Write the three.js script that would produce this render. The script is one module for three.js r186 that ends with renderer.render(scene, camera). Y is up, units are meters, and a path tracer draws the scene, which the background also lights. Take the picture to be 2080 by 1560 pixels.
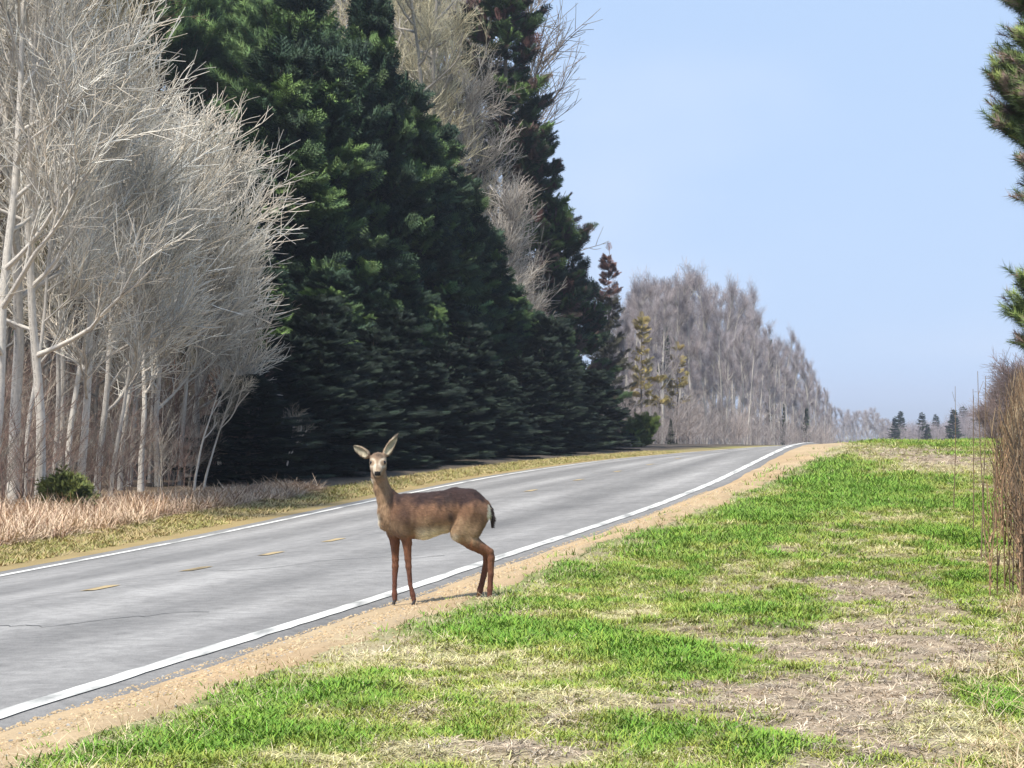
import * as THREE from 'three';
import { mergeGeometries } from 'three/addons/utils/BufferGeometryUtils.js';

// ---------------------------------------------------------------- camera, sky, sun, exposure
const scene = new THREE.Scene();
const F = 5060, EYE = 1.5, PITCH = Math.atan(43 / F);           // focal length in pixels of a 2080 x 1560 picture
const camera = new THREE.PerspectiveCamera(2 * Math.atan(780 / F) * 180 / Math.PI, 4 / 3, 0.5, 12000);
camera.position.set(0, EYE, 0);
camera.rotation.x = PITCH;
scene.add(camera);

const renderer = new THREE.WebGLRenderer({ antialias: true });
renderer.setSize(1024, 768);
renderer.toneMapping = THREE.LinearToneMapping;
renderer.toneMappingExposure = 1.42;
renderer.shadowMap.enabled = true;

// ---- seeded random numbers and noise
function rng(seed) {
  let a = seed >>> 0;
  return () => { a = (a + 0x6D2B79F5) | 0; let t = Math.imul(a ^ (a >>> 15), 1 | a); t = (t + Math.imul(t ^ (t >>> 7), 61 | t)) ^ t; return ((t ^ (t >>> 14)) >>> 0) / 4294967296; };
}
const hash = (x, y, z = 0) => { let h = Math.imul(x | 0, 374761393) ^ Math.imul(y | 0, 668265263) ^ Math.imul(z | 0, 1274126177); h = Math.imul(h ^ (h >>> 13), 1274126177); return ((h ^ (h >>> 16)) >>> 0) / 4294967296; };
const ss = (t) => t * t * (3 - 2 * t), clamp = (x, a = 0, b = 1) => Math.min(b, Math.max(a, x)), lerp = (a, b, t) => a + (b - a) * t;
const step = (a, b, x) => ss(clamp((x - a) / (b - a)));
function noise(x, y, z = 0, per = 0) {
  const ix = Math.floor(x), iy = Math.floor(y), iz = Math.floor(z), u = ss(x - ix), v = ss(y - iy), w = ss(z - iz);
  const w_ = (k) => per ? ((k % per) + per) % per : k;
  const c = (a, b, d) => hash(w_(ix + a), w_(iy + b), iz + d);
  const l0 = lerp(lerp(c(0, 0, 0), c(1, 0, 0), u), lerp(c(0, 1, 0), c(1, 1, 0), u), v);
  if (w === 0) return l0;
  return lerp(l0, lerp(lerp(c(0, 0, 1), c(1, 0, 1), u), lerp(c(0, 1, 1), c(1, 1, 1), u), v), w);
}
const fbm = (x, y, n = 4) => { let s = 0, a = 0.5, t = 0; for (let i = 0; i < n; i++) { s += a * noise(x + i * 17.3, y - i * 9.1); t += a; a *= 0.5; x *= 2.03; y *= 2.03; } return s / t; };

// ---- the sky: thin bright haze over pale blue
{
  const W = 1024, H = 512, d = new Float32Array(W * H * 4);
  for (let r = 0; r < H; r++) {
    const el = ((r + 0.5) / H - 0.5) * Math.PI, s = Math.sin(el);
    for (let c = 0; c < W; c++) {
      const az = ((c + 0.5) / W - 0.5) * 2 * Math.PI, x = Math.cos(az) * Math.cos(el), z = Math.sin(az) * Math.cos(el);
      let col;
      if (s >= 0) {
        const t = Math.pow(s, 0.55);
        col = [lerp(0.435, 0.25, t), lerp(0.56, 0.39, t), lerp(0.75, 0.64, t)];
        const k = 1 / (s + 0.22), n = fbm(x * k * 1.6 + 4, z * k * 1.6 + 9, 5);
        const m = 0.26 * step(0.40, 0.72, n);
        col = [lerp(col[0], 0.66, m), lerp(col[1], 0.70, m), lerp(col[2], 0.78, m)];
      } else { const t = clamp((-s - 0.02) * 8); col = [lerp(0.435, 0.2, t), lerp(0.56, 0.2, t), lerp(0.75, 0.15, t)]; }
      d.set([...col, 1], (r * W + c) * 4);
    }
  }
  const sky = new THREE.DataTexture(d, W, H, THREE.RGBAFormat, THREE.FloatType);
  sky.mapping = THREE.EquirectangularReflectionMapping; sky.magFilter = THREE.LinearFilter; sky.needsUpdate = true;
  scene.background = sky; scene.environment = sky;
}
const sun = new THREE.DirectionalLight(new THREE.Color(1, 0.94, 0.84), 4.8);
sun.position.set(-40, 100, 42); sun.target.position.set(0, 0, -40);
sun.position.add(sun.target.position);
sun.castShadow = true; sun.shadow.radius = 12; sun.shadow.mapSize.set(4096, 4096);
Object.assign(sun.shadow.camera, { left: -80, right: 80, top: 80, bottom: -80, near: 1, far: 400 });
scene.add(sun, sun.target);
scene.fog = new THREE.FogExp2(new THREE.Color(0.72, 0.80, 0.95), 0.00035);

// ---------------------------------------------------------------- naming
const used = {};
const numbered = (n) => { used[n] = (used[n] ?? -1) + 1; return used[n] ? n + '_' + String(used[n]).padStart(3, '0') : n; };
function tag(o, label, category, group, kind) {
  if (label) o.userData.label = label;
  if (category) o.userData.category = category;
  if (group) o.userData.group = group;
  if (kind) o.userData.kind = kind;
  return o;
}
function thing(name, label, category, p = [0, 0, 0], group) {
  const o = new THREE.Group(); o.name = numbered(name); o.position.set(...p); scene.add(o);
  return tag(o, label, category, group);
}
function put(name, geo, mat, parent = scene) {
  const m = new THREE.Mesh(geo, mat); m.name = parent === scene ? numbered(name) : name;
  m.castShadow = m.receiveShadow = true; parent.add(m); return m;
}
function many(name, geo, mat, list, parent = scene) {          // list of [Matrix4, Color]
  const m = new THREE.InstancedMesh(geo, mat, list.length); m.name = parent === scene ? numbered(name) : name;
  list.forEach(([a, c], i) => { m.setMatrixAt(i, a); m.setColorAt(i, c); });
  m.castShadow = m.receiveShadow = true; m.userData.kind = 'stuff'; parent.add(m); return m;
}
function copy(src, label, p, s = [1, 1, 1], turn = 0, group) {
  const o = src.clone(); o.name = numbered(src.name.replace(/_\d{3}$/, '')); scene.add(o);
  o.position.set(...p); o.scale.set(...s); o.rotation.y = turn;
  o.userData = { ...src.userData, label }; if (group) o.userData.group = group; else delete o.userData.group;
  return o;
}

// ---------------------------------------------------------------- the lie of the land
const M = 0.2025;                                              // the road runs ahead and to the right
const roadX = (D) => -0.89 + (D - 20) * M;                     // its near white line; "off" is measured to the right of that line
function curve(k) {                                            // monotone-ish smooth interpolation of [D, h] pairs
  const n = k.length, t = k.map((p, i) => (k[Math.min(i + 1, n - 1)][1] - k[Math.max(i - 1, 0)][1]) / (k[Math.min(i + 1, n - 1)][0] - k[Math.max(i - 1, 0)][0]));
  return (x) => {
    if (x <= k[0][0]) return k[0][1]; if (x >= k[n - 1][0]) return k[n - 1][1] + (x - k[n - 1][0]) * -0.013;
    let i = 0; while (x > k[i + 1][0]) i++;
    const w = k[i + 1][0] - k[i][0], s = (x - k[i][0]) / w, s2 = s * s, s3 = s2 * s;
    return (2 * s3 - 3 * s2 + 1) * k[i][1] + (s3 - 2 * s2 + s) * w * t[i] + (3 * s2 - 2 * s3) * k[i + 1][1] + (s3 - s2) * w * t[i + 1];
  };
}
const FAR = [[150, -2.6], [220, -4.2], [400, -7.5]];
const hR = curve([[8, -0.02], [15, 0], [20, 0.01], [24, 0.045], [28, 0.07], [33, 0.11], [37, 0.17], [41, 0.25], [46, 0.39], [52, 0.56], [56, 0.62], [60, 0.59], [66, 0.42], [76, 0.1], [100, -0.9], ...FAR]);
const hC = curve([[10, -0.01], [20, -0.01], [27, 0], [32, 0.07], [39, 0.17], [50, 0.26], [58, 0.31], [66, 0.25], [80, 0.03], [110, -0.5], [150, -1.8], [220, -3.8], [400, -7.5]]);
const hL = curve([[8, -0.27], [21, -0.25], [25, -0.21], [31, -0.15], [39, -0.02], [48, 0.1], [57, 0.13], [65, 0.11], [83, -0.02], [110, -0.29], [130, -0.6], [170, -1.4], [220, -2.4], [400, -6]]);
const hV = curve([[6, 0.04], [12, 0.05], [19, 0.045], [22, 0.11], [33, 0.25], [41, 0.37], [50, 0.53], [56, 0.61], [61, 0.58], [70, 0.38], [90, -0.4], [120, -1.6], ...FAR]);
const ROWS = [[-60, (D) => hL(D) + 0.5], [-25, (D) => hL(D) + 0.15], [-7.5, (D) => hL(D) + 0.02], [-6.3, (D) => hL(D) - 0.05], [-5.45, (D) => hL(D) - 0.01], [-5.2, hL], [-2.6, hC], [0, hR], [0.24, (D) => hR(D) - 0.035], [0.8, hV], [4.5, (D) => hV(D) + 0.02], [9, (D) => hV(D) - 0.1], [60, (D) => hV(D) - 0.8]];
function height(off, D) {                                      // smooth ground without the small bumps
  if (off <= ROWS[0][0]) return ROWS[0][1](D);
  for (let i = 1; i < ROWS.length; i++) if (off <= ROWS[i][0]) { const t = (off - ROWS[i - 1][0]) / (ROWS[i][0] - ROWS[i - 1][0]); return lerp(ROWS[i - 1][1](D), ROWS[i][1](D), t); }
  return ROWS[ROWS.length - 1][1](D);
}
function bump(off, D) {
  const X = roadX(D) + off, k = off > 0 ? step(0.5, 1.6, off) : step(6.2, 8, -off);
  return k * ((fbm(X * 0.9, D * 0.9, 3) - 0.5) * 0.09 + (fbm(X * 3.1 + 5, D * 3.1, 2) - 0.5) * 0.05);
}
const land = (off, D) => height(off, D) + bump(off, D);
const place = (off, D) => [roadX(D) + off, land(off, D), -D];
const spot = (px, off) => { const D = (-0.89 + off - 20 * M) / ((px - 1040) / F - M); return [off, D]; };   // where a line parallel to the road passes
const heightFor = (py, D, y0) => EYE + Math.tan(Math.atan((780 - py) / F) + PITCH) * D - y0;
function ground(px, py) {                                      // the point of the verge seen at a pixel
  let D = 8; const k = Math.tan(Math.atan((780 - py) / F) + PITCH), u = (px - 1040) / F;
  while (D < 64 && EYE + k * D > height(u * D - roadX(D), D)) D += 0.1;
  return [u * D, D];
}

// ---- how green, straw-coloured or brown the verge is at a place
const GREEN = [[1650, 965, 150, 45, 1.1], [1550, 1050, 150, 40, 1], [1330, 1110, 220, 40, 0.9], [1200, 1180, 260, 35, 0.8], [1000, 1275, 260, 22, 0.8], [1340, 1330, 130, 50, 0.9], [330, 1530, 280, 50, 1.3], [740, 1430, 260, 32, 0.7], [700, 1500, 260, 26, 0.8], [1130, 1310, 150, 30, 0.6],
  [1900, 1085, 90, 26, 0.8], [1880, 1160, 110, 30, 0.45], [1990, 1410, 60, 70, 0.7], [1560, 1535, 60, 36, 0.9], [1000, 1500, 150, 20, 0.5], [1800, 1010, 150, 30, 0.5], [1500, 1240, 120, 30, 0.45], [560, 1420, 120, 30, 0.6],
  [1130, 1440, 380, 26, -0.5], [1080, 1545, 260, 26, -0.8], [1700, 1310, 230, 60, -1], [1800, 1210, 180, 36, -0.8], [1500, 1440, 170, 50, -0.7], [1790, 1480, 230, 70, -0.6], [930, 1350, 140, 18, -0.5], [1880, 935, 120, 26, -0.9], [1390, 1200, 80, 16, -0.4], [1700, 1130, 120, 26, -0.5]]
  .map(([px, py, rx, ry, w]) => { const [X, D] = ground(px, py), [, D1] = ground(px, py - ry), [, D2] = ground(px, py + ry); return [X, D, rx * D / F, Math.max(0.4, (D1 - D2) / 2), w]; });
const BROWN = [[1680, 1300, 280, 70], [1800, 1200, 190, 55], [1480, 1430, 200, 50], [1830, 1340, 170, 60], [1700, 1420, 200, 45], [1160, 1520, 250, 26], [1750, 1530, 200, 40], [1900, 925, 120, 22], [1600, 1500, 150, 40]]
  .map(([px, py, rx, ry]) => { const [X, D] = ground(px, py), [, D1] = ground(px, py - ry), [, D2] = ground(px, py + ry); return [X, D, rx * D / F, Math.max(0.4, (D1 - D2) / 2), 1]; });
const blobs = (L, X, D) => { let s = 0; for (const [x, d, a, b, w] of L) { const q = ((X - x) / a) ** 2 + ((D - d) / b) ** 2; if (q < 4) s += w * Math.exp(-q * 1.1); } return s; };
const greenness = (X, D) => clamp(0.34 + 0.85 * blobs(GREEN, X, D) + 1.5 * (fbm(X * 1.1 + 3, D * 0.55, 3) - 0.5) + 1.3 * (fbm(X * 4.3, D * 2.9 + 8, 2) - 0.5));
const brownness = (X, D) => clamp(0.1 + 0.8 * blobs(BROWN, X, D) * 1.3 + 1.4 * (fbm(X * 1.7 + 31, D * 1.1, 3) - 0.5));

// ---------------------------------------------------------------- textures and materials
function texture(w, h, fn, srgb = false) {
  const d = new Uint8Array(w * h * 4);
  for (let y = 0; y < h; y++) for (let x = 0; x < w; x++) { const c = fn(x, y); const a = Array.isArray(c) ? c : [c, c, c]; for (let k = 0; k < 3; k++) d[(y * w + x) * 4 + k] = clamp(a[k]) * 255; d[(y * w + x) * 4 + 3] = 255; }
  const t = new THREE.DataTexture(d, w, h); t.wrapS = t.wrapT = THREE.RepeatWrapping; t.magFilter = THREE.LinearFilter; if (srgb) t.colorSpace = THREE.SRGBColorSpace; t.needsUpdate = true; return t;
}
const R0 = rng(11);
const asphaltMap = texture(1024, 1024, (x, y) => {             // 2 m of chippings
  const n = noise(x / 3, y / 3, 0, 341), m = noise(x / 9 + 0.5, y / 9, 5, 113), s = R0();
  let v = 0.78 + 0.16 * (n - 0.5) + 0.14 * (m - 0.5) + 0.22 * (noise(x / 32, y / 32, 8, 32) - 0.5) + 0.16 * (noise(x / 85.34, y / 85.34, 9, 12) - 0.5) + 0.30 * (s - 0.5); if (s > 0.965) v += 0.18; if (s < 0.03) v -= 0.25; return [v, v, v];
});
const asphaltBump = texture(512, 512, (x, y) => 0.5 + 0.5 * (noise(x / 3, y / 3, 0, 170) - 0.5) + 0.4 * (R0() - 0.5));
const soilMap = texture(512, 512, (x, y) => { const n = 0.5 * noise(x / 4, y / 4, 1, 128) + 0.3 * noise(x / 16, y / 16, 2, 32) + 0.35 * R0(); return [0.45 + 0.55 * n, 0.45 + 0.55 * n, 0.44 + 0.54 * n]; });
const gravelMap = texture(512, 512, (x, y) => { const n = 0.45 * noise(x / 5, y / 5, 1, 102) + 0.35 * R0() + 0.2 * noise(x / 20, y / 20, 3, 25); return [0.55 + 0.5 * n, 0.54 + 0.49 * n, 0.52 + 0.48 * n]; });
const barkMap = texture(128, 256, (x, y) => { const n = noise(x / 4, y / 16, 1, 32) * 0.5 + noise(x / 10.67, y / 5.33, 4, 12) * 0.3 + R0() * 0.2; let v = 0.62 + 0.45 * n; if (noise(x / 16, y / 4, 9, 8) > 0.86) v *= 0.72; return v; });
const std = (o) => new THREE.MeshStandardMaterial({ roughness: 0.9, metalness: 0, ...o });
const lin = (r, g, b) => new THREE.Color().setRGB(r, g, b);
const MAT = {
  ground: std({ vertexColors: true, map: soilMap, bumpMap: soilMap, bumpScale: 0.012, roughness: 1 }),
  road: std({ vertexColors: true, map: asphaltMap, bumpMap: asphaltBump, bumpScale: 0.005, roughness: 0.97 }),
  gravel: std({ vertexColors: true, map: gravelMap, bumpMap: gravelMap, bumpScale: 0.012, roughness: 1 }),
  white: std({ vertexColors: true, color: lin(0.78, 0.78, 0.76), map: gravelMap, roughness: 0.7 }),
  yellow: std({ vertexColors: true, color: lin(0.50, 0.38, 0.20), map: gravelMap, roughness: 0.7 }),
  bark: std({ color: lin(0.66, 0.61, 0.54), map: barkMap, bumpMap: barkMap, bumpScale: 0.01 }),
  greyBark: std({ color: lin(0.44, 0.40, 0.35), map: barkMap, bumpMap: barkMap, bumpScale: 0.01 }),
  darkBark: std({ color: lin(0.16, 0.14, 0.125), map: barkMap, bumpMap: barkMap, bumpScale: 0.015 }),
  pineBark: std({ color: lin(0.36, 0.20, 0.115), map: barkMap, bumpMap: barkMap, bumpScale: 0.02 }),
  tint: std({ color: 0xffffff, roughness: 0.95 }),
  leaf: std({ color: 0xffffff, roughness: 0.75 }),
};

// ---------------------------------------------------------------- geometry builder
class G {
  constructor() { this.p = []; this.n = []; this.u = []; this.i = []; this.c = []; }
  v(x, y, z, nx, ny, nz, u = 0, w = 0) { this.p.push(x, y, z); this.n.push(nx, ny, nz); this.u.push(u, w); return this.p.length / 3 - 1; }
  tube(pts, rad, sides = 5, cap = true) {
    const T = new THREE.Vector3(), N = new THREE.Vector3(), B = new THREE.Vector3(), base = this.p.length / 3; let along = 0;
    N.set(0.31, 0.1, 0.95);
    for (let k = 0; k < pts.length; k++) {
      T.subVectors(pts[Math.min(k + 1, pts.length - 1)], pts[Math.max(k - 1, 0)]).normalize();
      N.addScaledVector(T, -N.dot(T)); if (N.lengthSq() < 1e-4) N.set(1, 0, 0).addScaledVector(T, -T.x); N.normalize(); B.crossVectors(T, N);
      if (k) along += pts[k].distanceTo(pts[k - 1]);
      for (let s = 0; s <= sides; s++) {
        const a = s / sides * 2 * Math.PI, c = Math.cos(a), d = Math.sin(a), nx = N.x * c + B.x * d, ny = N.y * c + B.y * d, nz = N.z * c + B.z * d, r = rad[k];
        this.v(pts[k].x + nx * r, pts[k].y + ny * r, pts[k].z + nz * r, nx, ny, nz, s / sides, along);
      }
    }
    const w = sides + 1;
    for (let k = 0; k < pts.length - 1; k++) for (let s = 0; s < sides; s++) { const a = base + k * w + s; this.i.push(a, a + 1, a + w, a + 1, a + w + 1, a + w); }
    return this;
  }
  tri(a, b, c, n) { const k = this.v(...a, ...n); this.v(...b, ...n); this.v(...c, ...n); this.i.push(k, k + 1, k + 2); }
  blade(o, dir, side, len, wid, bend, up, nUp = 0.6) {          // a curved tapering blade
    const P = [0, 0.4, 0.75, 1].map((t) => o.clone().addScaledVector(dir, len * t).addScaledVector(up, bend * len * t * t));
    const nor = new THREE.Vector3().crossVectors(side, dir).normalize(); if (nor.y < 0) nor.negate(); nor.lerp(new THREE.Vector3(0, 1, 0), nUp).normalize();
    const q = [1, 0.85, 0.5].map((t, k) => [P[k].clone().addScaledVector(side, -wid * t / 2), P[k].clone().addScaledVector(side, wid * t / 2)]);
    const id = []; for (const [a, b] of q) id.push(this.v(a.x, a.y, a.z, nor.x, nor.y, nor.z), this.v(b.x, b.y, b.z, nor.x, nor.y, nor.z));
    const t = this.v(P[3].x, P[3].y, P[3].z, nor.x, nor.y, nor.z);
    this.i.push(id[0], id[1], id[2], id[1], id[3], id[2], id[2], id[3], id[4], id[3], id[5], id[4], id[4], id[5], t);
  }
  build() {
    const g = new THREE.BufferGeometry(); g.setAttribute('position', new THREE.Float32BufferAttribute(this.p, 3)); g.setAttribute('normal', new THREE.Float32BufferAttribute(this.n, 3)); g.setAttribute('uv', new THREE.Float32BufferAttribute(this.u, 2));
    if (this.c.length) g.setAttribute('color', new THREE.Float32BufferAttribute(this.c, 3)); g.setIndex(this.i); return g;
  }
}
const V = (x, y, z) => new THREE.Vector3(x, y, z);

// ---------------------------------------------------------------- ground, road, shoulders
function sheet(offs, Ds, lift, colour, uvScale, hfn = height) {
  const g = new G(), w = offs.length;
  for (const D of Ds) for (const o of offs) { const off = typeof o === 'function' ? o(D) : o, X = roadX(D) + off; g.v(X, hfn(off, D) + lift, -D, 0, 1, 0, off * uvScale, D * uvScale); g.c.push(...colour(off, D, X)); }
  for (let r = 0; r < Ds.length - 1; r++) for (let c = 0; c < w - 1; c++) { const a = r * w + c; g.i.push(a, a + 1, a + w, a + 1, a + w + 1, a + w); }
  const b = g.build(); b.computeVertexNormals(); return b;
}
const span = (a, b, s) => { const r = []; for (let x = a; x < b - 1e-6; x += s) r.push(x); r.push(b); return r; };
const growing = (a, b, s, k) => { const r = [a]; while (r[r.length - 1] < b) { r.push(r[r.length - 1] + s); s *= k; } return r; };
const uniq = (a) => [...new Set(a.map((x) => +x.toFixed(4)))].sort((p, q) => p - q);
const DS = uniq([-3000, -1000, -300, -100, -40, -15, ...span(0, 8, 1), ...span(8, 30, 0.16), ...span(30, 66, 0.3), ...growing(66, 6000, 1.5, 1.08)]);
const OFFS = uniq([-4000, -1500, -600, -250, -120, -60, -40, -25, ...span(-18, -6.3, 0.4), -5.9, -5.45, -5.2, -3.9, -2.6, -1.3, 0, 0.24, 0.5, ...span(0.8, 6, 0.11), ...span(6, 9, 0.5), 12, 16, 25, 40, 60, 120, 250, 600, 1500, 4000]);
const groundBase = (off, D) => { const under = off > -6 && off < 0.6 ? -0.05 * (off > 0.3 ? (0.6 - off) / 0.3 : off < -5.5 ? (off + 6) / 0.5 : 1) : 0; return land(off, D) + under; };
const groundCol = (off, D, X) => {
  if (off < -6) {
    const n = fbm(X * 1.3, D * 0.8, 3), g = step(6.1, 6.5, -off) * (1 - step(7.0, 7.8, -off)), straw = [0.42, 0.30, 0.18], moss = [0.24, 0.22, 0.05], litter = D > 46 ? [0.075, 0.055, 0.038] : [0.14, 0.10, 0.065];  // litter is darker under the conifers: their shade is put into its colour
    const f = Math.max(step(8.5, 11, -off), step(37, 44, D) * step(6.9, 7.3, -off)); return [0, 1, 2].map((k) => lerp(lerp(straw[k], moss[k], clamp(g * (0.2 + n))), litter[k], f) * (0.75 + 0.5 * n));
  }
  const g = greenness(X, D), b = brownness(X, D), n = fbm(X * 5, D * 5, 2), straw = [0.42, 0.36, 0.20], brown = [0.38, 0.29, 0.20], green = [0.17, 0.21, 0.045];
  return [0, 1, 2].map((k) => lerp(lerp(straw[k], brown[k], b), green[k], g * 0.9) * (0.7 + 0.6 * n));
};
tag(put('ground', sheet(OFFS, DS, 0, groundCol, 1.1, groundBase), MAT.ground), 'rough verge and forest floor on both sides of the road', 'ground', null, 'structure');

const DR = uniq([...span(3, 70, 0.25), ...growing(70, 420, 1, 1.05)]);
const edge = (D, s) => 0.02 * (noise(D * 2.1, s) - 0.5) + 0.05 * (noise(D * 0.5, s + 7) - 0.5);
const roadOffs = [(D) => -5.5 + edge(D, 3), ...span(-5.4, 0.1, 0.125), (D) => 0.24 + edge(D, 1)];
const roadCol = (off, D) => {
  const lane = off < -2.6 ? off + 5.2 : off + 2.6;             // 0 at the left side of a lane, 2.6 at its right
  const worn = Math.exp(-(((lane - 0.62) / 0.24) ** 2)) + Math.exp(-(((lane - 1.98) / 0.24) ** 2)), oil = Math.exp(-(((lane - 1.3) / 0.3) ** 2));
  const seam = Math.exp(-(((off + 2.52) / 0.07) ** 2)), n = fbm(off * 1.3 + 40, D * 0.23, 4), p = fbm(off * 0.5, D * 0.07 + 50, 2), q = noise(off * 0.7 + 3, D * 1.7);
  let v = 0.235 + 0.07 * (fbm(off * 8 + 3, D * 0.16, 3) - 0.5) + 0.04 * Math.exp(-(((off + 1.55) / 0.09) ** 2)) * (0.4 + n) + 0.13 * worn * (0.1 + 1.2 * n) - 0.035 * oil * (0.4 + n) + 0.10 * (n - 0.5) + 0.05 * (p - 0.5) + 0.05 * seam + 0.04 * (fbm(off * 4.1, D * 1.3 + 7, 2) - 0.5) * step(-0.1, 0.3, n - 0.3) + 0.03 * (q - 0.5);
  if (off > 0.06) v -= 0.06 * step(0.06, 0.2, off);
  return [v * 1.04, v * 1.0, v * 0.95];
};
const road = tag(put('road', sheet(roadOffs, DR, 0.006, roadCol, 0.5), MAT.road), 'grey two-lane asphalt road climbing to a crest', 'road', null, 'structure');
const strip = (a, b, Ds, lift, seed, rag) => sheet([(D) => a + (noise(D * 3, seed) - 0.5) * rag, (a + b) / 2, (D) => b + (noise(D * 3, seed + 4) - 0.5) * rag], Ds, lift, (o, D) => { const q = fbm(D * 2.2, seed + o * 9, 3), w = 1 - 0.55 * step(0.52, 0.72, q); return [w, w, w * 0.98]; }, 0.8);
put('edge_line', strip(-0.055, 0.055, DR, 0.011, 2, 0.016), MAT.white, road);
put('edge_line', strip(-5.26, -5.14, DR, 0.011, 8, 0.016), MAT.white, road);
const dash = (a) => put('centre_dash', strip(-2.66, -2.54, span(a, a + 0.6, 0.2), 0.011, a, 0.02), MAT.yellow, road);
for (const a of [20.2, 22.6, 24.9, 27.2, 14.5, 17.4]) dash(a);
for (let a = 30; a < 60; a += 4.2) dash(a);
// cracks sealed with tar: thin dark bands across and along the lanes
const tar = std({ color: lin(0.085, 0.083, 0.08), roughness: 0.7 });
function crack(pts, w) {
  const g = new G(); pts.forEach(([o, D], k) => { const j = (noise(k * 1.7, o * 3 + D) - 0.5) * 0.05; for (const s of [-1, 1]) { g.v(roadX(D) + o + j, height(o + j, D) + 0.009, -D - s * w * (0.5 + noise(k, D)), 0, 1, 0); } });
  for (let k = 0; k < pts.length - 1; k++) { const a = 2 * k; g.i.push(a, a + 2, a + 1, a + 1, a + 2, a + 3); } return g.build();
}
for (const [o0, o1, D0] of [[-2.3, -0.6, 22.9], [-4.9, -2.8, 31.5], [-1.9, -0.2, 33], [-2.4, -0.9, 16.4]]) {
  const n = 26; put('crack', crack([...Array(n + 1)].map((_, k) => { const o = lerp(o0, o1, k / n); return [o, D0 + (fbm(o * 1.9, D0, 4) - 0.5) * 2.2 + (o - o0) * 0.9]; }), 0.011), tar, road);
}
const gravCol = (off, D, X) => { const n = fbm(X * 2.3, D * 1.2, 3), m = fbm(X * 0.8 + 9, D * 0.3, 2); const k = 0.8 + 0.4 * n; return [0.50 * k, (0.365 + 0.05 * (m - 0.5)) * k, (0.215 + 0.06 * (m - 0.5)) * k]; };
const gravColL = (off, D, X) => { const n = fbm(X * 2.3, D * 1.2, 3), k = 0.75 + 0.5 * n; return [0.36 * k, 0.27 * k, 0.115 * k]; };
const DG = uniq([...span(3, 66, 0.2), ...growing(66, 400, 1, 1.06)]);
const wider = (D) => 0.26 * step(23, 33, D) * (1 - 0.5 * step(46, 56, D));
const outer = (D) => 0.92 + wider(D) + 0.26 * (fbm(D * 0.9, 3, 3) - 0.5) + 0.1 * (noise(D * 4, 8) - 0.5);
tag(put('gravel_shoulder', sheet([(D) => 0.2 + edge(D, 1), 0.32, 0.45, 0.6, (D) => lerp(0.6, outer(D), 0.3), (D) => lerp(0.6, outer(D), 0.6), (D) => outer(D) - 0.06, outer], DG, 0.002, gravCol, 1.4, (o, D) => land(o, D) + (o > outer(D) - 0.03 ? -0.02 : o > 0.6 ? 0.010 : 0.004)), MAT.gravel), 'tan gravel shoulder along the near edge of the road', 'gravel shoulder', null, 'structure');
tag(put('gravel_shoulder', sheet([(D) => -6.05 + 0.3 * (fbm(D * 0.7, 9, 2) - 0.5), -5.75, -5.58, (D) => -5.46 + edge(D, 3)], DG, 0.003, gravColL, 1.4), MAT.gravel), 'rusty brown gravel shoulder along the far edge of the road', 'gravel shoulder', null, 'structure');

// ---------------------------------------------------------------- matrices for scattered pieces
const _q = new THREE.Quaternion(), _q2 = new THREE.Quaternion(), _y = V(0, 1, 0);
function onto(p, dir, roll, s, sx = s) {                       // +y of the piece turned to dir
  _q.setFromUnitVectors(_y, dir); _q2.setFromAxisAngle(dir, roll); return new THREE.Matrix4().compose(p, _q2.clone().multiply(_q), V(sx, s, sx));
}
const vary = (rnd, c, amt, hue = 0) => { const k = 1 + (rnd() - 0.5) * 2 * amt, h = (rnd() - 0.5) * hue; return lin(clamp(c[0] * k * (1 + h)), clamp(c[1] * k), clamp(c[2] * k * (1 - h))); };
const mixc = (a, b, t) => a.map((x, k) => lerp(x, b[k], t));

// ---------------------------------------------------------------- bare broadleaf trees
function wander(rnd, o, dir, len, n, curl, upPull) {           // a branch that wanders and is drawn up to the light
  const pts = [o.clone()], d = dir.clone();
  for (let k = 0; k < n; k++) { d.x += (rnd() - 0.5) * curl; d.y += (rnd() - 0.5) * curl + upPull; d.z += (rnd() - 0.5) * curl; d.normalize(); pts.push(pts[k].clone().addScaledVector(d, len / n)); }
  return pts;
}
const taper = (n, r0, r1) => [...Array(n + 1)].map((_, k) => lerp(r0, r1, Math.pow(k / n, 0.85)));
const twigGeo = [1, 2].map((seed) => {                          // a spray of twigs about 0.8 m long
  const rnd = rng(seed * 77), g = new G();
  const main = wander(rnd, V(0, 0, 0), V(0, 1, 0), 0.8, 4, 0.35, 0.05); g.tube(main, taper(4, 0.0085, 0.004), 3);
  for (let k = 0; k < 7; k++) {
    const t = 0.12 + 0.8 * k / 7, i = Math.min(3, Math.floor(t * 4)), p = main[i].clone().lerp(main[i + 1], t * 4 - i), a = k * 2.4 + rnd();
    const s = wander(rnd, p, V(Math.cos(a) * 0.75, 0.75, Math.sin(a) * 0.75).normalize(), 0.26 + 0.24 * rnd(), 3, 0.4, 0.1); g.tube(s, taper(3, 0.006, 0.003), 3);
    for (const j of [1, 2]) { const b = rnd() * 6.3; g.tube(wander(rnd, s[j], V(Math.cos(b) * 0.7, 0.8, Math.sin(b) * 0.7).normalize(), 0.12 + 0.14 * rnd(), 2, 0.3, 0.1), [0.0045, 0.0038, 0.0025], 3); }
  }
  return g.build();
});
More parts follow.
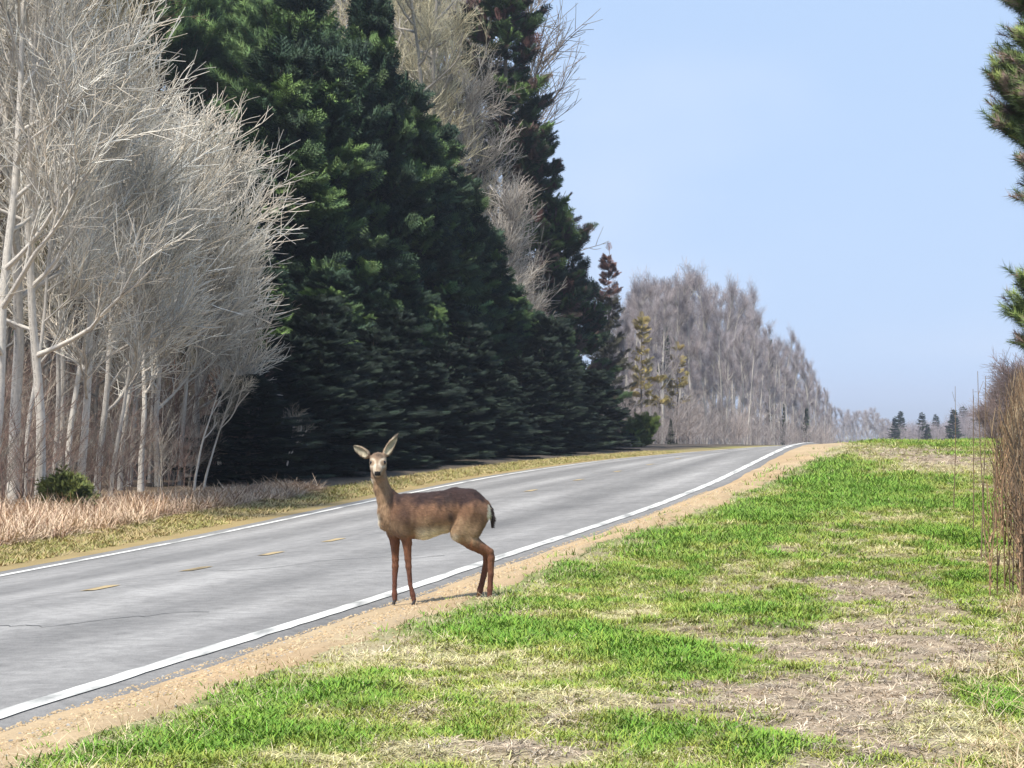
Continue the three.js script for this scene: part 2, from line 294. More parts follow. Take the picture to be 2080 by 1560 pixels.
const coarseGeo = [1, 2].map((seed) => {                       // stouter, sparser twigs about 1 m long
  const rnd = rng(seed * 131), g = new G(), main = wander(rnd, V(0, 0, 0), V(0, 1, 0), 1.05, 4, 0.32, 0.05); g.tube(main, taper(4, 0.0105, 0.0045), 3);
  for (let k = 0; k < 5; k++) { const t = 0.15 + 0.8 * k / 5, i = Math.min(3, Math.floor(t * 4)), q = main[i].clone().lerp(main[i + 1], t * 4 - i), a = k * 2.4 + rnd(); g.tube(wander(rnd, q, V(Math.cos(a) * 0.7, 0.8, Math.sin(a) * 0.7).normalize(), 0.3 + 0.3 * rnd(), 3, 0.35, 0.1), taper(3, 0.0075, 0.004), 3); }
  return g.build();
});
function bareTree(root, seed, o) {                             // trunk > limbs > sub-branches with twig sprays
  const rnd = rng(seed), h = o.h, n = 12, lean = o.lean ?? [0.05, 0];
  const tp = [V(0, -0.15, 0)]; { const d = V(lean[0] * 0.4, 1, lean[1]); for (let k = 1; k <= n; k++) { d.x += (rnd() - 0.5) * 0.14 + lean[0] * 0.1; d.z += (rnd() - 0.5) * 0.14; d.normalize(); tp.push(tp[k - 1].clone().addScaledVector(d, (h + 0.15) / n)); } }
  const r0 = o.r ?? h * 0.0085, tr = [...Array(n + 1)].map((_, k) => r0 * (k === 0 ? 1.25 : 1) * Math.pow(1 - k / n * 0.93, 0.8));
  const tg = new G(); tg.tube(tp, tr, o.fine ? 8 : 5); put('trunk', tg.build(), o.bark ?? MAT.bark, root);
  const twigs = [], col = o.twigColour ?? [0.40, 0.36, 0.29], all = new G();
  const spray = (pts, every, s0) => { for (let k = 1; k < pts.length; k++) { const seg = pts[k].clone().sub(pts[k - 1]), L = seg.length(); seg.normalize(); const m = Math.max(1, Math.round(L / every)); for (let j = 0; j < m; j++) { const d = seg.clone().add(V((rnd() - 0.5) * 1.5, (rnd() - 0.15) * 0.9, (rnd() - 0.5) * 1.5)).normalize(); twigs.push([onto(pts[k - 1].clone().lerp(pts[k], (j + rnd()) / m), d, rnd() * 6.28, s0 * (0.6 + 0.7 * rnd())), vary(rnd, col, o.speckle ?? 0.3, 0.12)]); } } };
  for (let b = 0; b < o.limbs; b++) {
    const t = lerp(o.start ?? 0.2, 0.96, Math.pow((b + 0.5 * rnd()) / o.limbs, 0.9)), i = Math.min(n - 1, Math.floor(t * n)), p = tp[i].clone().lerp(tp[i + 1], t * n - i);
    let a = rnd() * 6.283; const bias = o.bias ?? 0; const dx = Math.cos(a) + bias, dz = Math.sin(a) * (bias ? 0.8 : 1) + bias * 0.35, l = Math.hypot(dx, dz) || 1, up = (o.flat ?? lerp(0.4, 1.25, t)) * (0.45 + 0.95 * rnd());
    const len = (o.limbLen ?? h * 0.32) * (1 - 0.55 * t) * (o.wild ? 0.25 + 1.25 * rnd() : 0.6 + 0.7 * rnd()), rr = Math.min(tr[i] * 0.62, 0.012 + len * 0.011) * (o.thick ?? 1);
    const pts = wander(rnd, p, V(dx / l, up, dz / l).normalize(), len, 7, 0.4, o.flat ? 0.12 : 0.06), g = o.parts ? new G() : all; g.tube(pts, taper(7, rr, o.coarse ? 0.012 : 0.009), o.fine ? 5 : 4);
    const subs = o.subs ?? 4;
    for (let s = 0; s < subs; s++) {
      const k = 1 + Math.floor(rnd() * 5.5), d = pts[k + 1].clone().sub(pts[k]).normalize().add(V((rnd() - 0.5) * 1.3 + bias * 0.2, rnd() * 0.7, (rnd() - 0.5) * 1.3)).normalize(), sl = len * (0.25 + 0.3 * rnd());
      const sp = wander(rnd, pts[k], d, sl, 4, 0.3, 0.06); g.tube(sp, taper(4, Math.max(o.coarse ? 0.015 : 0.012, rr * 0.5), o.coarse ? 0.008 : 0.007), 3); spray(sp, o.every ?? 0.4, o.spray ?? 1);
    }
    spray(pts.slice(2), (o.every ?? 0.4) * 1.2, o.spray ?? 1);
    if (o.parts) put('branch', g.build(), o.bark ?? MAT.bark, root);
  }
  spray(tp.slice(Math.floor(n * 0.75)), 0.35, o.spray ?? 1);
  if (!o.parts) put('branches', all.build(), o.bark ?? MAT.bark, root);
  const h1 = twigs.filter((_, k) => k % 2), h0 = twigs.filter((_, k) => !(k % 2)); const tg2 = o.coarse ? coarseGeo : twigGeo; many('twigs', tg2[0], MAT.tint, h0, root); many('twigs', tg2[1], MAT.tint, h1, root);
  return root;
}

// ---------------------------------------------------------------- conifers
const sprayGeo = (() => {                                       // a flat spruce spray, 0.5 m long, needles as slim fins all round
  const rnd = rng(5), g = new G(); g.tube([V(0, 0, 0), V(0, 0.25, 0.01), V(0, 0.5, 0)], [0.008, 0.006, 0.003], 3);
  const shoot = (o, d, L) => { for (let k = 0; k < 7; k++) for (let r = 0; r < 3; r++) { const p = o.clone().addScaledVector(d, L * k / 7), a = r * 2.09 + k * 0.9, s = V(Math.cos(a), 0.35, Math.sin(a) * 0.8).normalize(), e = p.clone().addScaledVector(d, 0.05).addScaledVector(s, 0.05), w = d.clone().multiplyScalar(0.016), nn = s.clone().lerp(V(0, 0, 1), 0.3).normalize(); g.tri(p.clone().sub(w).toArray(), p.clone().add(w).toArray(), e.toArray(), nn.toArray()); } };
  shoot(V(0, 0.05, 0), V(0, 1, 0), 0.48);
  for (let k = 0; k < 5; k++) for (const s of [-1, 1]) shoot(V(0, 0.06 + k * 0.08, 0), V(s * 0.75, 0.66, (rnd() - 0.5) * 0.3).normalize(), 0.24 - k * 0.03);
  return g.build();
})();
const puffGeo = (() => {                                        // a brush of long pine needles at a shoot's end
  const rnd = rng(6), g = new G(); g.tube([V(0, -0.1, 0), V(0, 0.16, 0)], [0.009, 0.005], 3);
  for (let k = 0; k < 46; k++) { const t = rnd(), a = k * 2.4, up = 0.1 + 0.9 * t, d = V(Math.cos(a), up, Math.sin(a)).normalize(), o = V(0, -0.08 + 0.22 * t, 0), L = 0.15 + 0.07 * rnd(), s = V(-Math.sin(a), 0, Math.cos(a)).multiplyScalar(0.007), e = o.clone().addScaledVector(d, L); g.tri(o.clone().sub(s).toArray(), o.clone().add(s).toArray(), e.toArray(), V(0, 1, 0).lerp(d, 0.6).normalize().toArray()); }
  return g.build();
})();
function conifer(root, seed, o) {
  const rnd = rng(seed), h = o.h, n = 8, tp = [...Array(n + 1)].map((_, k) => V((rnd() - 0.5) * 0.08, k / n * h - (k ? 0 : 0.2), (rnd() - 0.5) * 0.08)), r0 = o.r ?? h * 0.011;
  const tg = new G(); tg.tube(tp, tp.map((_, k) => r0 * (1 - 0.93 * k / n)), 7); put('trunk', tg.build(), o.bark ?? MAT.darkBark, root);
  const bg = new G(), leaves = [], cones = []; let y = o.start;
  while (y < h - 0.1) {
    const t = y / h; const per = Math.max(3, Math.round((o.per ?? 6) * (0.75 + 0.5 * rnd())));
    for (let b = 0; b < per; b++) {
      if (rnd() < (o.gap ?? 0.08)) continue;
      const a = (b + rnd() * 0.8) / per * 6.283 + y * 3.7, L = o.reach(t, y, a) * (o.even ? 0.85 + 0.2 * rnd() : 0.6 + 0.55 * rnd()), elev = lerp(o.low ?? -0.35, o.high ?? 0.7, t) + (rnd() - 0.5) * 0.25, dir = V(Math.cos(a), elev, Math.sin(a)).normalize(), k = 5;
      if (L < 0.1) continue;
      const pts = wander(rnd, V(0, y + (rnd() - 0.5) * 0.2, 0), dir, L, k, 0.1, o.pull ?? 0.05); bg.tube(pts, taper(k, 0.008 + L * 0.012, 0.006), 4);
      const m = Math.max(2, Math.ceil(L / (o.every ?? 0.22))), bare = o.bare ?? 0.15;
      for (let j = 0; j < m; j++) {
        const u = bare + (1 - bare) * (j + 0.5) / m, i = Math.min(k - 1, Math.floor(u * k)), p = pts[i].clone().lerp(pts[i + 1], u * k - i), d = pts[i + 1].clone().sub(pts[i]).normalize(), sd = V(-d.z, 0, d.x).normalize();
        for (let q = 0; q < (o.fan ?? 3); q++) {
          const s = ((q / Math.max(1, (o.fan ?? 3) - 1)) * 2 - 1) * 0.95 + (rnd() - 0.5) * 0.4, e = d.clone().addScaledVector(sd, s).add(V(0, (rnd() - 0.5) * 0.5 + (o.tip ?? 0), 0)).normalize();
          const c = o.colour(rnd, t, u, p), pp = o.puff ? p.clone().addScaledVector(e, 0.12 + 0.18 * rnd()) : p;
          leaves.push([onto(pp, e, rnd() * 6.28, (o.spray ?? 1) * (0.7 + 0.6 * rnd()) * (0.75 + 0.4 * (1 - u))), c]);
        }
      }
      if (o.cones && rnd() < o.cones) for (let q = 0; q < 4; q++) cones.push([onto(pts[5].clone().add(V((rnd() - 0.5) * 0.35, 0.06 + rnd() * 0.1, (rnd() - 0.5) * 0.35)), V((rnd() - 0.5), 0.9, (rnd() - 0.5)).normalize(), rnd() * 6, 0.8 + 0.6 * rnd()), vary(rnd, [0.17, 0.085, 0.075], 0.25)]);
    }
    y += (o.whorl ?? 0.33) * (0.8 + 0.4 * rnd());
  }
  leaves.push([onto(V(0, h - 0.25, 0), V(0, 1, 0), 0, (o.spray ?? 1) * 1.1), o.colour(rnd, 1, 1, V(0, h, 0))]);
  put('branches', bg.build(), o.bark ?? MAT.darkBark, root);
  many('crown', o.puff ? puffGeo : sprayGeo, MAT.leaf, leaves, root);
  if (cones.length) many('cones', sprayGeo, MAT.leaf, cones, root);
  return root;
}
const litSpruceGreen = (rnd, t, u, p) => { const c = noise(p.x * 1.3 + 20, p.y * 1.5, p.z * 1.3 + 20), f = clamp(2.6 * (c - 0.42)) * (0.35 + 0.65 * u) * (0.45 + 0.75 * t) + 0.15 * rnd(); return vary(rnd, mixc([0.017, 0.046, 0.032], [0.18, 0.30, 0.085], clamp(f)), 0.3, 0.1); };  // sunlit crown tops and outer clumps are put into the needle colour
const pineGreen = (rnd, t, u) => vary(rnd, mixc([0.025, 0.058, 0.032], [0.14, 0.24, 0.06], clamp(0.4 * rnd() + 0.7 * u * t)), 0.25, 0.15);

// ---------------------------------------------------------------- the wood on the left: bare trees in front
const at = (px, off) => { const [o, D] = spot(px, off); return place(o, D); };
const FRONT = [                                                // [pixel column at the foot, off, row of its top, lean, options, label]
  [-22, -9.6, -300, 0.02, { limbs: 14, r: 0.085 }, 'bare grey tree cut off by the left edge of the photo'],
  [26, -10.2, -340, 0.02, { limbs: 15, r: 0.095 }, 'dark-barked bare tree second from the left edge, rough grey trunk'],
  [80, -9.3, -160, 0.0, { limbs: 14, r: 0.078 }, 'straight pale trunk standing just left of the small green bush'],
  [158, -9.5, 120, 0.09, { limbs: 14, r: 0.068 }, 'pale tree leaning right from just behind the small green bush'],
  [196, -10.0, 270, 0.13, { limbs: 13, r: 0.06 }, 'slim pale tree leaning strongly right, beside the small green bush'],
  [120, -11.5, -200, 0.05, { limbs: 14, r: 0.07 }, 'pale forked tree behind the small green bush, tall and out of sight at the top'],
  [262, -10.6, 330, 0.12, { limbs: 13, r: 0.052 }, 'slender bare tree between the leaning pale trees and the thin stems'],
  [322, -10.0, 320, 0.07, { limbs: 14, r: 0.055 }, 'bare tree with long up-swept branches spreading before the orange pine trunks'],
  [398, -9.9, 370, 0.03, { limbs: 14, r: 0.05, limbLen: 1.9 }, 'low bare tree spreading wide grey branches against the dark conifers'],
  [448, -9.6, 580, 0.06, { limbs: 10, r: 0.042, limbLen: 2.0, wild: true, every: 1.2 }, 'small bare tree with drooping branches at the left end of the dark conifers'],
];
for (const [i, [px, off, top, lean, o, label]] of FRONT.entries()) {
  const p = at(px, off), h = heightFor(top, -p[2], p[1]);
  bareTree(thing('bare_tree', label, 'tree', p), 300 + i, { h, lean: [lean, 0.01], bias: 0.6, parts: true, fine: true, start: 0.24, limbLen: h * 0.31, subs: 5, every: 0.95, coarse: true, thick: 1.15, spray: 0.9, speckle: 0.45, twigColour: [0.60, 0.555, 0.48], ...o });
}
for (const [i, [px, off, h, lean, label]] of [[392, -8.9, 2.1, 0.25, 'short forked bare sapling catching light before the dark wood'], [412, -8.8, 1.9, 0.3, 'low sapling bent to the right at the edge of the dry grass'], [577, -8.6, 1.1, 0.05, 'thin pale stub standing in front of the dark conifers']].entries())
  bareTree(thing('sapling', label, 'sapling', at(px, off)), 340 + i, { h, lean: [lean, 0], limbs: 4, start: 0.45, bias: 0.8, parts: true, limbLen: h * 0.5, subs: 1, every: 2, spray: 0.3, wild: true, thick: 0.9, r: 0.026 });

for (const [i, [px, off, top, lean]] of [[52, -9.7, 180, 0.0], [106, -10.4, 120, 0.03], [136, -9.9, 330, 0.04], [222, -9.5, 420, 0.08], [243, -10.3, 350, 0.05], [286, -9.7, 440, 0.06], [304, -10.6, 360, 0.03], [366, -9.8, 430, 0.05], [380, -10.5, 400, 0.04]].entries()) {
  const p = at(px, off); bareTree(thing('slim_tree', 'slim pale stem among the larger bare trees on the left', 'tree', p, 'slim pale stems among the bare trees on the left'), 370 + i, { h: heightFor(top, -p[2], p[1]), r: 0.038 + 0.008 * (i % 3), lean: [lean, 0], limbs: 8, start: 0.35, bias: 0.6, limbLen: 1.5, subs: 3, every: 1.2, coarse: true, parts: true, fine: true, speckle: 0.4, twigColour: [0.60, 0.56, 0.49] });
}
// behind them: rows of slender trees, copies of three
const WOOD = 'slender bare trees filling the wood on the left', WOODL = 'slender bare grey tree in the wood behind the pale front trunks';
const backProto = [0, 1, 2].map((k) => { const r = thing('slender_tree', WOODL, 'tree', [0, 0, 0], WOOD); return bareTree(r, 400 + k, { h: 10, limbs: 15, start: 0.22, bias: 0.2, limbLen: 2.3, subs: 4, every: 1.15, coarse: true, spray: 1.0, speckle: 0.75, r: 0.07, bark: MAT.greyBark, thick: 1.1, twigColour: [[0.27, 0.23, 0.145], [0.21, 0.19, 0.11], [0.25, 0.19, 0.135]][k], lean: [0.05, 0] }); });
{
  const rnd = rng(71), list = [];
  const tops = curve([[-100, -260], [120, -180], [180, 60], [225, 370], [330, 410], [400, 440], [450, 580], [560, 700]]);
  for (let k = 0; k < 15; k++) { const px = -70 + k * 33 + rnd() * 16; list.push([px, -12 - rnd() * 2.5, tops(px) + 40 + rnd() * 200]); }
  for (let k = 0; k < 16; k++) { const px = -70 + k * 31 + rnd() * 16; list.push([px, -16 - rnd() * 4, tops(px) + rnd() * 80]); }
  for (let k = 0; k < 12; k++) { const px = -60 + k * 25 + rnd() * 16; list.push([px, -24 - rnd() * 6, px > 225 ? tops(px) - 20 + rnd() * 60 : Math.min(tops(px), 60) - rnd() * 90]); }
  for (let k = 0; k < 8; k++) list.push([590 + k * 52 + rnd() * 20, -27 - rnd() * 4, -60 - rnd() * 120]);
  list.forEach(([px, off, py], k) => {
    const p = at(px, off), s = heightFor(py, -p[2], p[1]) / 10, turn = (rnd() - 0.5) * 1.2;
    if (k < 3) { const o = backProto[k]; o.position.set(...p); o.scale.setScalar(s); o.rotation.y = turn; } else copy(backProto[k % 3], WOODL, p, [s * 0.9, s, s * 0.9], turn, WOOD);
  });
}
// thin brushy stems between the trunks
const saplingGeo = [1, 2].map((seed) => {
  const rnd = rng(seed * 991), parts = [], g = new G(); const stem = wander(rnd, V(0, -0.1, 0), V(0.05, 1, 0), 3.2, 7, 0.12, 0.03); g.tube(stem, taper(7, 0.024, 0.008), 4);
  for (let k = 0; k < 12; k++) { const i = 1 + Math.floor(rnd() * 6), a = rnd() * 6.28, b = wander(rnd, stem[i], V(Math.cos(a) * 0.8 + 0.2, 0.8, Math.sin(a) * 0.8).normalize(), 0.7 + 0.6 * rnd(), 3, 0.3, 0.08); g.tube(b, taper(3, 0.013, 0.007), 3); for (let j = 2; j < 4; j++) { const m = coarseGeo[j % 2].clone().applyMatrix4(onto(b[j], b[j].clone().sub(b[j - 1]).normalize().add(V(rnd() - 0.5, rnd() - 0.3, rnd() - 0.5)).normalize(), rnd() * 6, 0.7)); parts.push(m); } }
  return mergeGeometries([g.build(), ...parts]);
});
function brush(label, cat, name, list) { for (const k of [0, 1]) tag(many(name, saplingGeo[k], MAT.tint, list.filter((_, i) => i % 2 === k)), k ? label[1] : label[0], cat, null, 'stuff'); }
{
  const rnd = rng(83), L = [];
  for (let k = 0; k < 560; k++) {
    const px = -60 + rnd() * 590, off = -9.3 - Math.pow(rnd(), 1.4) * 16, [o, D] = spot(px, off), p = place(o, D), s = 0.25 + 0.6 * rnd() * rnd() + (off < -13 ? 0.3 : 0);
    L.push([new THREE.Matrix4().compose(V(...p), new THREE.Quaternion().setFromEuler(new THREE.Euler((rnd() - 0.5) * 0.3, (rnd() - 0.5) * 2, (rnd() - 0.7) * 0.4)), V(s, s, s)), vary(rnd, rnd() < 0.6 ? [0.22, 0.15, 0.12] : [0.38, 0.33, 0.27], 0.5, 0.1)]);
  }
  brush(['grey thicket of thin stems between the bare trees on the left', 'brownish brush of thin stems under the bare trees on the left'], 'undergrowth', 'undergrowth', L);
}
// pines behind with orange trunks
const PINES = [[232, -25, -150], [272, -22, -60], [322, -23, -110], [372, -21, -40], [420, -22, -140], [470, -21, -70], [526, -19, -30], [578, -17, -110]];
const pineLabels = ['pine crown showing between the tall pale trees and the orange-trunked pines', 'leftmost orange-trunked pine behind the bare trees', 'orange-trunked pine second from the left behind the bare trees', 'orange-trunked pine in the middle of the group behind the bare trees', 'tall orange-trunked pine with its crown above the wide bare tree', 'pine with reddish trunk next to the dark conifers', 'dark pine rising between the orange pines and the dark conifers', 'tall dark pine at the left of the gap of grey branches'];
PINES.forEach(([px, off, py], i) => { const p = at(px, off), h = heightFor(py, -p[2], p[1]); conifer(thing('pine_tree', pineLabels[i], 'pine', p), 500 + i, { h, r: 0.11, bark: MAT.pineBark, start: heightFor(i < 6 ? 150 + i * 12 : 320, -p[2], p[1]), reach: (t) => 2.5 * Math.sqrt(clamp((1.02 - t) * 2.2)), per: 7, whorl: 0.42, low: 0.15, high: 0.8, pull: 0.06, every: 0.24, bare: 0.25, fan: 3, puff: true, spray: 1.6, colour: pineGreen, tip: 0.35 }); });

// ---------------------------------------------------------------- the dark conifers
const SPR = 'dark conifers standing in a wall beside the road';
const spruceProto = [0, 1, 2, 3].map((k) => { const r = thing('spruce_tree', '', 'conifer', [0, 0, 0]); return conifer(r, 600 + k, { h: 12, start: 0.35, reach: (t, y, a) => 0.2 + 2.7 * Math.pow(1 - t, 0.75) * (0.5 + 0.85 * noise(t * 11, Math.cos(a) * 2 + k * 9, Math.sin(a) * 2 + 5)), per: 7, whorl: 0.42, gap: 0.1, low: -0.3, high: 0.6, pull: 0.055, every: 0.34, fan: 3, spray: 1.5, colour: litSpruceGreen, bare: 0.2 }); });
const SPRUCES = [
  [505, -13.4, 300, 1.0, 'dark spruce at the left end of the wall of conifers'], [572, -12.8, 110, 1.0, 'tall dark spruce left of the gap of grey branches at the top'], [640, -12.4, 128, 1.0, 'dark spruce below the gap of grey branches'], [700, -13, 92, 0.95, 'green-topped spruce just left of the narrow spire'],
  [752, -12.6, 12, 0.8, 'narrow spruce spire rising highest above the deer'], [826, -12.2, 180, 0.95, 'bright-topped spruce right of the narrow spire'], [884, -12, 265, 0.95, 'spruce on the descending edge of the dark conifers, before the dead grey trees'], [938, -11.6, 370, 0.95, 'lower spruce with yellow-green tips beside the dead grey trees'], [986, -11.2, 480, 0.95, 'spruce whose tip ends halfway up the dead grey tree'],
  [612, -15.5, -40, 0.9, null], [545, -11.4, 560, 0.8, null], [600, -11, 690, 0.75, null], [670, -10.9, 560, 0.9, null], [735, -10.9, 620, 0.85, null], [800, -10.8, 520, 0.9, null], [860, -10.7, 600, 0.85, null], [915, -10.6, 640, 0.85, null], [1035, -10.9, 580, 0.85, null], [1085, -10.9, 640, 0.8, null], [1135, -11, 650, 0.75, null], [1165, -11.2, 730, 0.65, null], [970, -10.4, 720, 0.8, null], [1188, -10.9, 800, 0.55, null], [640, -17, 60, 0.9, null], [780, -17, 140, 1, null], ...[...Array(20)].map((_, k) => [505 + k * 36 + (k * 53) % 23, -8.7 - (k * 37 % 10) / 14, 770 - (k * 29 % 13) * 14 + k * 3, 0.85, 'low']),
  [450, -15, 430, 0.9, null], [400, -17, 420, 0.9, null],
  ...[[-60, -27, -100], [-10, -25, 150], [40, -28, -60], [90, -26, 100], [140, -28, 0], [190, -25, 250], [240, -29, 420], [290, -28, 440], [340, -26, 460], [390, -24, 470], [440, -20, 470], [398, -31, 60]].map(([a, b, c]) => [a, b, c, 1.25, 'dark conifer glimpsed through the bare trees on the left, added to darken the gaps']),  // dark backing added so the gaps between bare trees look shaded
];
const lowShadeProto = [0, 1].map((k) => { const q = thing('spruce_tree', '', 'conifer', [0, 0, 0]); return conifer(q, 620 + k, { h: 12, start: 0.2, reach: (t, y, a) => 0.2 + 3.0 * Math.pow(1 - t, 0.7) * (0.5 + 0.85 * noise(t * 9, Math.cos(a) * 2 + k * 9, Math.sin(a) * 2 + 5)), per: 7, whorl: 0.5, gap: 0.12, low: -0.25, high: 0.6, pull: 0.05, every: 0.4, fan: 3, spray: 1.6, colour: (r, t, u) => vary(r, mixc([0.010, 0.022, 0.017], [0.03, 0.055, 0.03], r() * u), 0.4, 0.1), bare: 0.2 }); });  // added low row; shade at the wall's foot is put into its needle colour
let lows = 0;
{
  const rnd = rng(91);
  SPRUCES.forEach(([px, off, py, w, label], i) => {
    const p = at(px, off), s = heightFor(py, -p[2], p[1]) / 12, low = label === 'low', L = (low ? null : label) ?? 'dark green spruce low in the shaded wall of conifers', wide = w * (0.45 + 0.55 * s);
    if (low && lows < 2) { const o = lowShadeProto[lows++]; o.position.set(...p); o.scale.set(wide, s, wide); tag(o, L, null, SPR); return; }
    if (i < 4) { const o = spruceProto[i]; o.position.set(...p); o.scale.set(wide, s, wide); o.rotation.y = rnd() * 6; o.userData.label = L; } else copy(low ? lowShadeProto[i % 2] : spruceProto[i % 4], L, p, [wide, s, wide], rnd() * 6, label && !low ? (label.startsWith('dark conifer gl') ? 'dark conifers behind the bare trees on the left' : undefined) : SPR);
  });
}
// tall conifers with brown cones, outlined against the sky
const ragged = (seed) => (t, y, a) => (0.35 + 3.0 * Math.pow(1 - t, 0.72)) * (0.35 + 1.1 * noise(t * 17, Math.cos(a) * 1.6 + seed, Math.sin(a) * 1.6 + 9));
const duskGreen = (rnd, t, u, p) => rnd() < 0.16 + 0.2 * u * t ? vary(rnd, [0.15, 0.10, 0.085], 0.3) : litSpruceGreen(rnd, t, u, p);
[[1028, -13.6, -190, 1.12, 'tall ragged conifer with cone-heavy boughs, outlined against the sky'], [1094, -12.6, 270, 0.8, 'ragged conifer on the skyline right of the tallest one'], [1146, -12.2, 440, 0.72, 'shorter ragged conifer below the skyline boughs, near the road end of the dark wall'], [1178, -12.2, 580, 0.58, 'lowest ragged conifer at the right end of the dark wall']].forEach(([px, off, py, w, label], i) => {
  const p = at(px, off), h = heightFor(py, -p[2], p[1]), f = ragged(i * 7 + 3);
  conifer(thing('ragged_conifer', label, 'conifer', p), 640 + i, { h, start: 0.5, reach: (t, y, a) => f(t, y, a) * w, per: 6, whorl: 0.42, gap: 0.22, low: -0.25, high: 0.55, pull: 0.09, every: 0.24, fan: 3, spray: 1.25, colour: duskGreen, bare: 0.35, cones: i < 2 ? 0.10 : 0.05 });
});
// dead and leafless conifers: grey boughs only
const GREY = [[598, -23, -220, 'tall leafless tree far behind the spruces at the top of the photo'], [775, -21, -190, 'leafless tree whose top stands behind the narrow spruce spire'], [860, -19, -230, 'tallest leafless tan tree behind the bright-topped spruce'], [918, -18, -230, 'leafless tree far back beside the skyline conifer'], [652, -19, -160, 'tall leafless tree filling the gap above the dark spruces'], [700, -19, -90, 'leafless grey tree beside the narrow spruce spire'], [838, -15.4, -200, 'leafless tan tree right of the narrow spruce spire, top out of sight'], [885, -14.6, -180, 'leafless tan tree between the bright-topped spruce and the skyline conifer'], [935, -14.4, -160, 'leafless olive-grey tree next to the skyline conifer'], [985, -13.2, 150, 'dead grey tree with up-turned boughs before the skyline conifer'], [1016, -12.2, 400, 'dead grey tree lower down in front of the skyline conifer'], [1075, -11.7, 520, 'dead grey tree with pale boughs beneath the skyline conifers']];
GREY.forEach(([px, off, py, label], i) => { const p = at(px, off), h = heightFor(py, -p[2], p[1]); bareTree(thing('leafless_tree', label, 'tree', p), 660 + i, { h, limbs: 42, start: 0.1, limbLen: h * 0.17, subs: 4, every: 0.9, coarse: true, spray: 0.9, bias: 0.15, lean: [0, 0], thick: 1.9, wild: true, flat: i % 2 ? 0.25 : 0.6, speckle: 0.55, bark: MAT.greyBark, twigColour: i > 8 ? [0.42, 0.38, 0.34] : [0.50, 0.45, 0.31] }); });

// ---------------------------------------------------------------- the bare stand further along
const STAND = 'bare trees of the stand further along the road', STANDL = 'bare grey tree in the hazy stand further along the road';
const standProto = [0, 1, 2].map((k) => bareTree(thing('far_bare_tree', STANDL, 'tree', [0, 0, 0], STAND), 700 + k, { h: 12, limbs: 15, start: 0.32, limbLen: 2.7, subs: 4, every: 0.55, spray: 1.1, thick: 1.5, r: 0.16, lean: [0.02, 0], speckle: 0.6, twigColour: [0.36, 0.32, 0.33] }));
const skyline = curve([[1200, 620], [1260, 590], [1300, 565], [1400, 560], [1450, 580], [1500, 590], [1550, 640], [1600, 690], [1650, 725], [1690, 800], [1760, 840]]);
{
  const rnd = rng(97), list = [];
  for (let k = 0; k < 124; k++) { const px = 1238 + 455 * ((k + rnd()) / 124); list.push([px, -13 - rnd() * 9, skyline(px) + rnd() * rnd() * 150 + (k % 3 ? 20 : -5)]); }
  for (let k = 0; k < 8; k++) list.push([590 + k * 52 + rnd() * 20, -27 - rnd() * 4, -60 - rnd() * 120]);
  list.forEach(([px, off, py], k) => {
    const p = at(px, off), s = heightFor(py, -p[2], p[1]) / 12, t = rnd() * 6.28, w = s * (0.6 + 0.3 * rnd());
    if (k < 3) { const o = standProto[k]; o.position.set(...p); o.scale.set(w, s, w); o.rotation.y = t; } else copy(standProto[k % 3], STANDL, p, [w, s, w], t, STAND);
  });
  const L = [];
  for (let k = 0; k < 680; k++) { const px = 1225 + rnd() * 470, off = -10.5 - rnd() * 7, p = at(px, off), s = 0.3 + 0.5 * rnd() * rnd() + (off < -14 ? 0.35 : 0); L.push([new THREE.Matrix4().compose(V(...p), new THREE.Quaternion().setFromEuler(new THREE.Euler(0, rnd() * 6, (rnd() - 0.5) * 0.3)), V(s * 1.2, s, s * 1.2)), vary(rnd, [0.36, 0.31, 0.29], 0.5, 0.1)]); }
  brush(['grey brush along the foot of the hazy bare stand', 'thin grey saplings along the foot of the hazy bare stand'], 'undergrowth', 'undergrowth', L);
  // over the crest, only the tops show
  const overProto = [0, 1].map((k) => bareTree(thing('far_bare_tree', '', 'tree', [0, 0, 0]), 760 + k, { h: 12, limbs: 22, start: 0.12, limbLen: 3.4, subs: 3, every: 0.7, spray: 1.2, thick: 1.4, r: 0.14, speckle: 0.5, twigColour: [0.42, 0.38, 0.39] }));
  const over = 'tops of bare trees over the crest of the road', overL = 'hazy bare tree top showing over the crest at the end of the road';
  for (let k = 0; k < 18; k++) { const px = 1700 + k * 6.4 + rnd() * 4, D = 300 + rnd() * 60, X = (px - 1040) / F * D, p = [X, land(X - roadX(D), D), -D], s = heightFor(832 + rnd() * 22 + (k > 13 ? 16 : 0), D, p[1]) / 12; if (k < 2) { const o = overProto[k]; o.position.set(...p); o.scale.set(s * 1.1, s, s * 1.1); tag(o, overL, null, over); } else copy(overProto[k % 2], overL, p, [s * 1.1, s, s * 1.1], rnd() * 6, over); }
  const far = [];
  for (let k = 0; k < 520; k++) { const px = 1795 + rnd() * 300, D = 330 + rnd() * 80, X = (px - 1040) / F * D, y = land(X - roadX(D), D), s = heightFor(866 - Math.max(0, px - 1930) * 0.35 + rnd() * 14, D, y) / 3.1; far.push([new THREE.Matrix4().compose(V(X, y, -D), new THREE.Quaternion().setFromEuler(new THREE.Euler(0, rnd() * 6, 0)), V(s, s, s)), vary(rnd, [0.36, 0.31, 0.32], 0.2, 0.1)]); }
  tag(many('far_wood', saplingGeo[0], MAT.tint, far), 'low hazy wood on the horizon behind the small distant spruces', 'wood', null, 'stuff');
}
